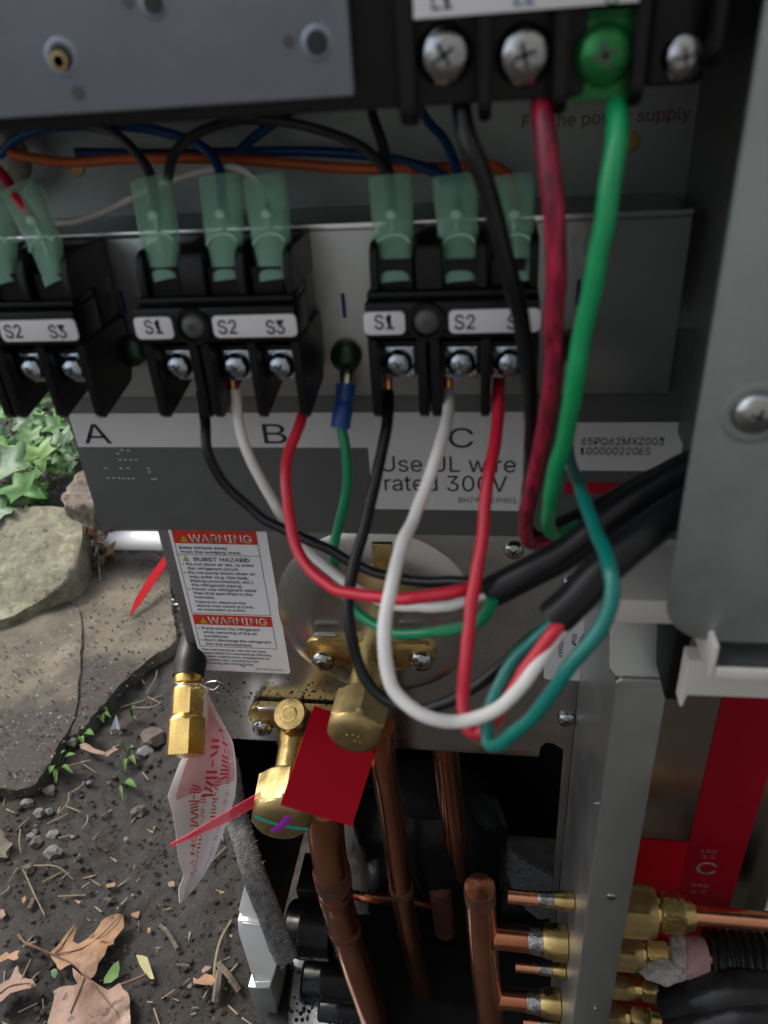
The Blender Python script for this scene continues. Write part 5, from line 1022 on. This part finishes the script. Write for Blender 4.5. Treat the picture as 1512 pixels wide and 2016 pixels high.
# straw and twigs
def stick(L, r, m_, label, cat, group, name):
    q = []
    for i, (x, y) in enumerate(L): q.append(G(x, y, r + 0.002 + (0.004 if 0 < i < len(L) - 1 else 0)))
    bm = B(); tube(bm, q, r, 6, 4); link(name, bm, m_, None, label=label, cat=cat, group=group)
SG = 'straw stalks scattered on the soil'
for L in ([(238, 1392), (284, 1379)], [(265, 1393), (300, 1392), (317, 1383)], [(309, 1319), (306, 1335), (288, 1365)], [(291, 1372), (317, 1385)], [(296, 1378), (320, 1368)], [(109, 1378), (126, 1377)], [(93, 1622), (134, 1602)], [(136, 1560), (133, 1580), (114, 1602)], [(36, 1630), (55, 1612)], [(40, 1633), (38, 1655), (41, 1679)], [(162, 1503), (190, 1522)], [(129, 1587), (150, 1595), (172, 1605)], [(172, 1605), (172, 1618), (160, 1633)], [(62, 1535), (90, 1520), (118, 1512), (165, 1500)], [(140, 1560), (160, 1548), (165, 1538)],
          [(18, 1735), (33, 1711), (45, 1712), (65, 1755), (88, 1802)], [(66, 1704), (112, 1706), (144, 1731)], [(83, 1737), (127, 1714)], [(114, 1765), (169, 1762)], [(0, 1762), (17, 1750)], [(303, 1985), (314, 2018)], [(317, 1967), (344, 1949)], [(450, 1980), (468, 1997)], [(36, 1993), (74, 1975)], [(43, 1927), (61, 1888)], [(84, 1966), (89, 1993), (112, 1978)], [(177, 1731), (198, 1744)], [(289, 1973), (301, 1973)], [(400, 1965), (412, 1945)], [(378, 1985), (390, 1984)], [(280, 1520), (292, 1535)], [(115, 1650), (140, 1644)], [(258, 1620), (275, 1600)]):
    stick(L, 0.00065, 'straw', 'thin pale straw stalk lying on the bare soil', 'straw', SG, 'straw')
TW = ('brown twig alone on soil above the reddish leaf scrap', 'long tapered brown twig beside the cabinet foot', 'thick short weathered twig under the bent stem', 'dark twig lying beside the felt seal', 'stubby brown twig near the bent straw stalk', 'dark twig lying on the broad flagstone')
for i_, (L, r) in enumerate((([(316, 1822), (332, 1838), (350, 1868)], 0.0018), ([(430, 1898), (450, 1920), (470, 1950)], 0.0026), ([(433, 1912), (429, 1940), (425, 1970)], 0.0034), ([(412, 1702), (445, 1669)], 0.0016), ([(58, 1790), (68, 1768)], 0.0024), ([(99, 1321), (81, 1349)], 0.0014), ([(360, 1940), (375, 1928)], 0.0012), ([(434, 1945), (447, 1947)], 0.0012), ([(345, 1900), (373, 1902)], 0.0014))):
    stick(L, r, 'twig', TW[i_] if i_ < len(TW) else 'tiny brown twig crumb near the reddish leaf scrap', 'twig', 'brown twigs on the ground', 'twig')
stick([(456, 1812), (437, 1845), (427, 1878), (422, 1917), (420, 1940)], 0.0012, 'straw', 'long thin bent stem standing over the reddish leaf scrap', 'stem', None, 'dry_stem')
# pebbles
def pebble(px, py, rpx, m_, seed, label, group):
    c = G(px, py, 0.0); s_ = rpx * (c - CAMP).length / F * 1.0; bm = B(); lump(bm, c + Vector((0, 0, s_ * 0.35)), s_, s_ * 0.85, s_ * 0.65, seed, 0.5, 2); link('pebble', bm, m_, None, edge=25, label=label, cat='pebble', group=group)
for k, (px, py, r) in enumerate(((145, 1463, 12), (288, 1484, 16), (98, 1559, 12), (106, 1645, 10), (53, 1584, 10), (78, 1603, 9), (107, 1680, 14), (35, 1339, 9), (350, 1220, 10), (364, 1250, 10), (62, 1650, 9), (362, 1262, 9), (235, 1300, 5), (258, 1335, 5), (168, 1328, 7), (356, 1236, 7), (345, 1190, 8), (98, 1600, 8))):
    pebble(px, py, r, 'pebble_grey', k * 1.3, 'small pale grey angular pebble', 'grey pebbles')
for k, (px, py, r, lb) in enumerate(((303, 1461, 24, 'flat dark brown stone, largest of the loose stones, near the brass adapter'), (73, 1661, 12, 'brown stone beside the vertical straw stalk'), (274, 1600, 13, 'dark stone sunk in bare soil near the paper tag'), (58, 1713, 11, 'dark stone under the bent straw stalk'), (215, 1775, 8, 'small dark stone above the tan maple leaf'), (70, 1640, 7, 'tiny brown stone between the grey pebbles'))):
    pebble(px, py, r, 'pebble_brown', 40 + k * 1.7, lb, 'brown stones')
random.seed(33)
def litter(name, n_, fn, m_, label):
    bm = B()
    for _ in range(n_): fn(bm)
    link(name, bm, m_, None, kind='stuff', label=label, edge=30)
def crumb(bm):
    px, py = random.uniform(-160, 560), random.uniform(1090, 2025)
    c = G(px, py); on = px < 346 and py < 1440
    s_ = random.choice((0.0008, 0.001, 0.0012, 0.0016, 0.0022, 0.003)) * random.uniform(0.7, 1.2); r = bmesh.ops.create_icosphere(bm, subdivisions=1, radius=1)
    c.z = max(c.z, 0.0); k = random.random() * 9
    for v in r['verts']:
        q = 1 + 0.5 * noise.noise(v.co * 2 + Vector((k, 0, 0))); v.co = c + Vector((v.co.x * s_ * q, v.co.y * s_ * q * 0.8, v.co.z * s_ * q * 0.7 + s_ * 0.2))
litter('soil_crumbs', 2200, crumb, 'soil', 'loose crumbs of dark soil')
litter('gravel', 60, crumb, 'pebble_grey', 'fine grey grit scattered on the soil')
def seam(bm):
    t_ = random.random(); px = 332 + 34 * t_ + random.gauss(0, 7); py = 1110 + 160 * t_; c = G(px, py); s_ = random.uniform(0.0025, 0.007); r = bmesh.ops.create_icosphere(bm, subdivisions=1, radius=1); k = random.random() * 9
    for v in r['verts']:
        q = 1 + 0.6 * noise.noise(v.co * 2 + Vector((k, 0, 0))); v.co = c + Vector((v.co.x * s_ * q, v.co.y * s_ * q, v.co.z * s_ * q * 0.7 + s_ * 0.3))
litter('gravel', 90, seam, 'rock_brown', 'coarse gravel in the seam beside the flagstone')
def chaff(bm):
    px, py = random.uniform(-160, 500), random.uniform(1260, 2020); c = G(px, py, 0.0015); a = random.uniform(0, 6.28); L_ = random.uniform(0.003, 0.012); dx = Vector((math.cos(a), math.sin(a), random.uniform(-0.1, 0.3))) * L_ / 2; s_ = Vector((-math.sin(a), math.cos(a), 0)) * random.uniform(0.0003, 0.0008); u = Vector((0, 0, 0.0005))
    prism(bm, [c - dx - s_, c + dx - s_ * 0.4, c + dx + s_ * 0.4, c - dx + s_], u)
litter('chaff', 100, chaff, 'straw', 'fine chaff and straw crumbs on the soil')
def dust(bm):
    px, py = random.uniform(-10, 345), random.uniform(1130, 1540); c = P(px, py, Z=0.0235 if px < 155 and py > 1260 else 0.0195)
    if px > 346 - max(0, py - 1262) * 1.02: return
    s_ = random.uniform(0.0006, 0.0018); r = bmesh.ops.create_icosphere(bm, subdivisions=1, radius=s_)
    for v in r['verts']: v.co = Vector((v.co.x, v.co.y * 0.8, v.co.z * 0.6)) + c
litter('grit', 330, dust, 'rock_brown', 'brown grit lying on the flagstones')
litter('grit', 90, dust, 'pebble_grey', 'pale grit lying on the flagstones')
litter('grit', 330, dust, 'soil', 'dark soil crumbs lying on the flagstones')
# weeds
def weed(px, py, blades, label):
    t = empty('weed', G(px, py), label, 'weed', 'small green weeds in the soil')
    for dx, dy, up, w_ in blades:
        a = G(px, py, 0.0); b_ = G(px + dx, py + dy, up); m_ = a.lerp(b_, 0.5) + Vector((0, 0, 0.008)); sd = (b_ - a).cross(Vector((0, 0, 1))).normalized(); bm = B(); L = spline([a, m_, b_], 5); N_ = len(L)
        lv = [bm.verts.new(p - sd * w_ * math.sin(math.pi * min(1, (i + 0.35) / N_))) for i, p in enumerate(L)]; cv_ = [bm.verts.new(p - Vector((0, 0, w_ * 0.4))) for p in L]; rv = [bm.verts.new(p + sd * w_ * math.sin(math.pi * min(1, (i + 0.35) / N_))) for i, p in enumerate(L)]
        for i in range(N_ - 1): bm.faces.new((lv[i], cv_[i], cv_[i + 1], lv[i + 1])); bm.faces.new((cv_[i], rv[i], rv[i + 1], cv_[i + 1]))
        link('blade', bm, 'weed', t)
weed(162, 1452, [(0, -18, 0.02, 0.0025), (22, -6, 0.02, 0.004), (2, 14, 0.01, 0.003)], 'broad-leaved green sprig near the curled brown leaf')
weed(118, 1512, [(30, -28, 0.03, 0.003), (-20, 10, 0.02, 0.003), (10, -35, 0.03, 0.0025), (25, 10, 0.015, 0.0022), (-8, 30, 0.01, 0.0025), (-35, 12, 0.01, 0.002)], 'green weed tuft at the edge of the broad flagstone')
weed(255, 1492, [(-22, -34, 0.02, 0.0015), (12, 12, 0.012, 0.0028), (8, -22, 0.02, 0.0028), (-10, 26, 0.006, 0.0022)], 'spindly green weed between curled leaf and pebbles')
weed(240, 1545, [(28, 4, 0.012, 0.0035), (-6, -20, 0.015, 0.003), (2, 34, 0.004, 0.0014)], 'green weed sprig alone on damp soil near the tag')
weed(263, 1418, [(2, -28, 0.02, 0.003), (-5, -22, 0.02, 0.0018), (6, 4, 0.01, 0.0018)], 'upright grass-like sprig beside the tangled straw')
weed(200, 1410, [(12, -14, 0.012, 0.003), (-10, -8, 0.01, 0.003), (4, 12, 0.006, 0.003), (18, 2, 0.01, 0.0025)], 'dull olive weed rosette near the flagstone edge')
weed(295, 1298, [(6, -4, 0.008, 0.002), (-4, -3, 0.008, 0.002)], 'tiny green seedling at the flagstone corner')
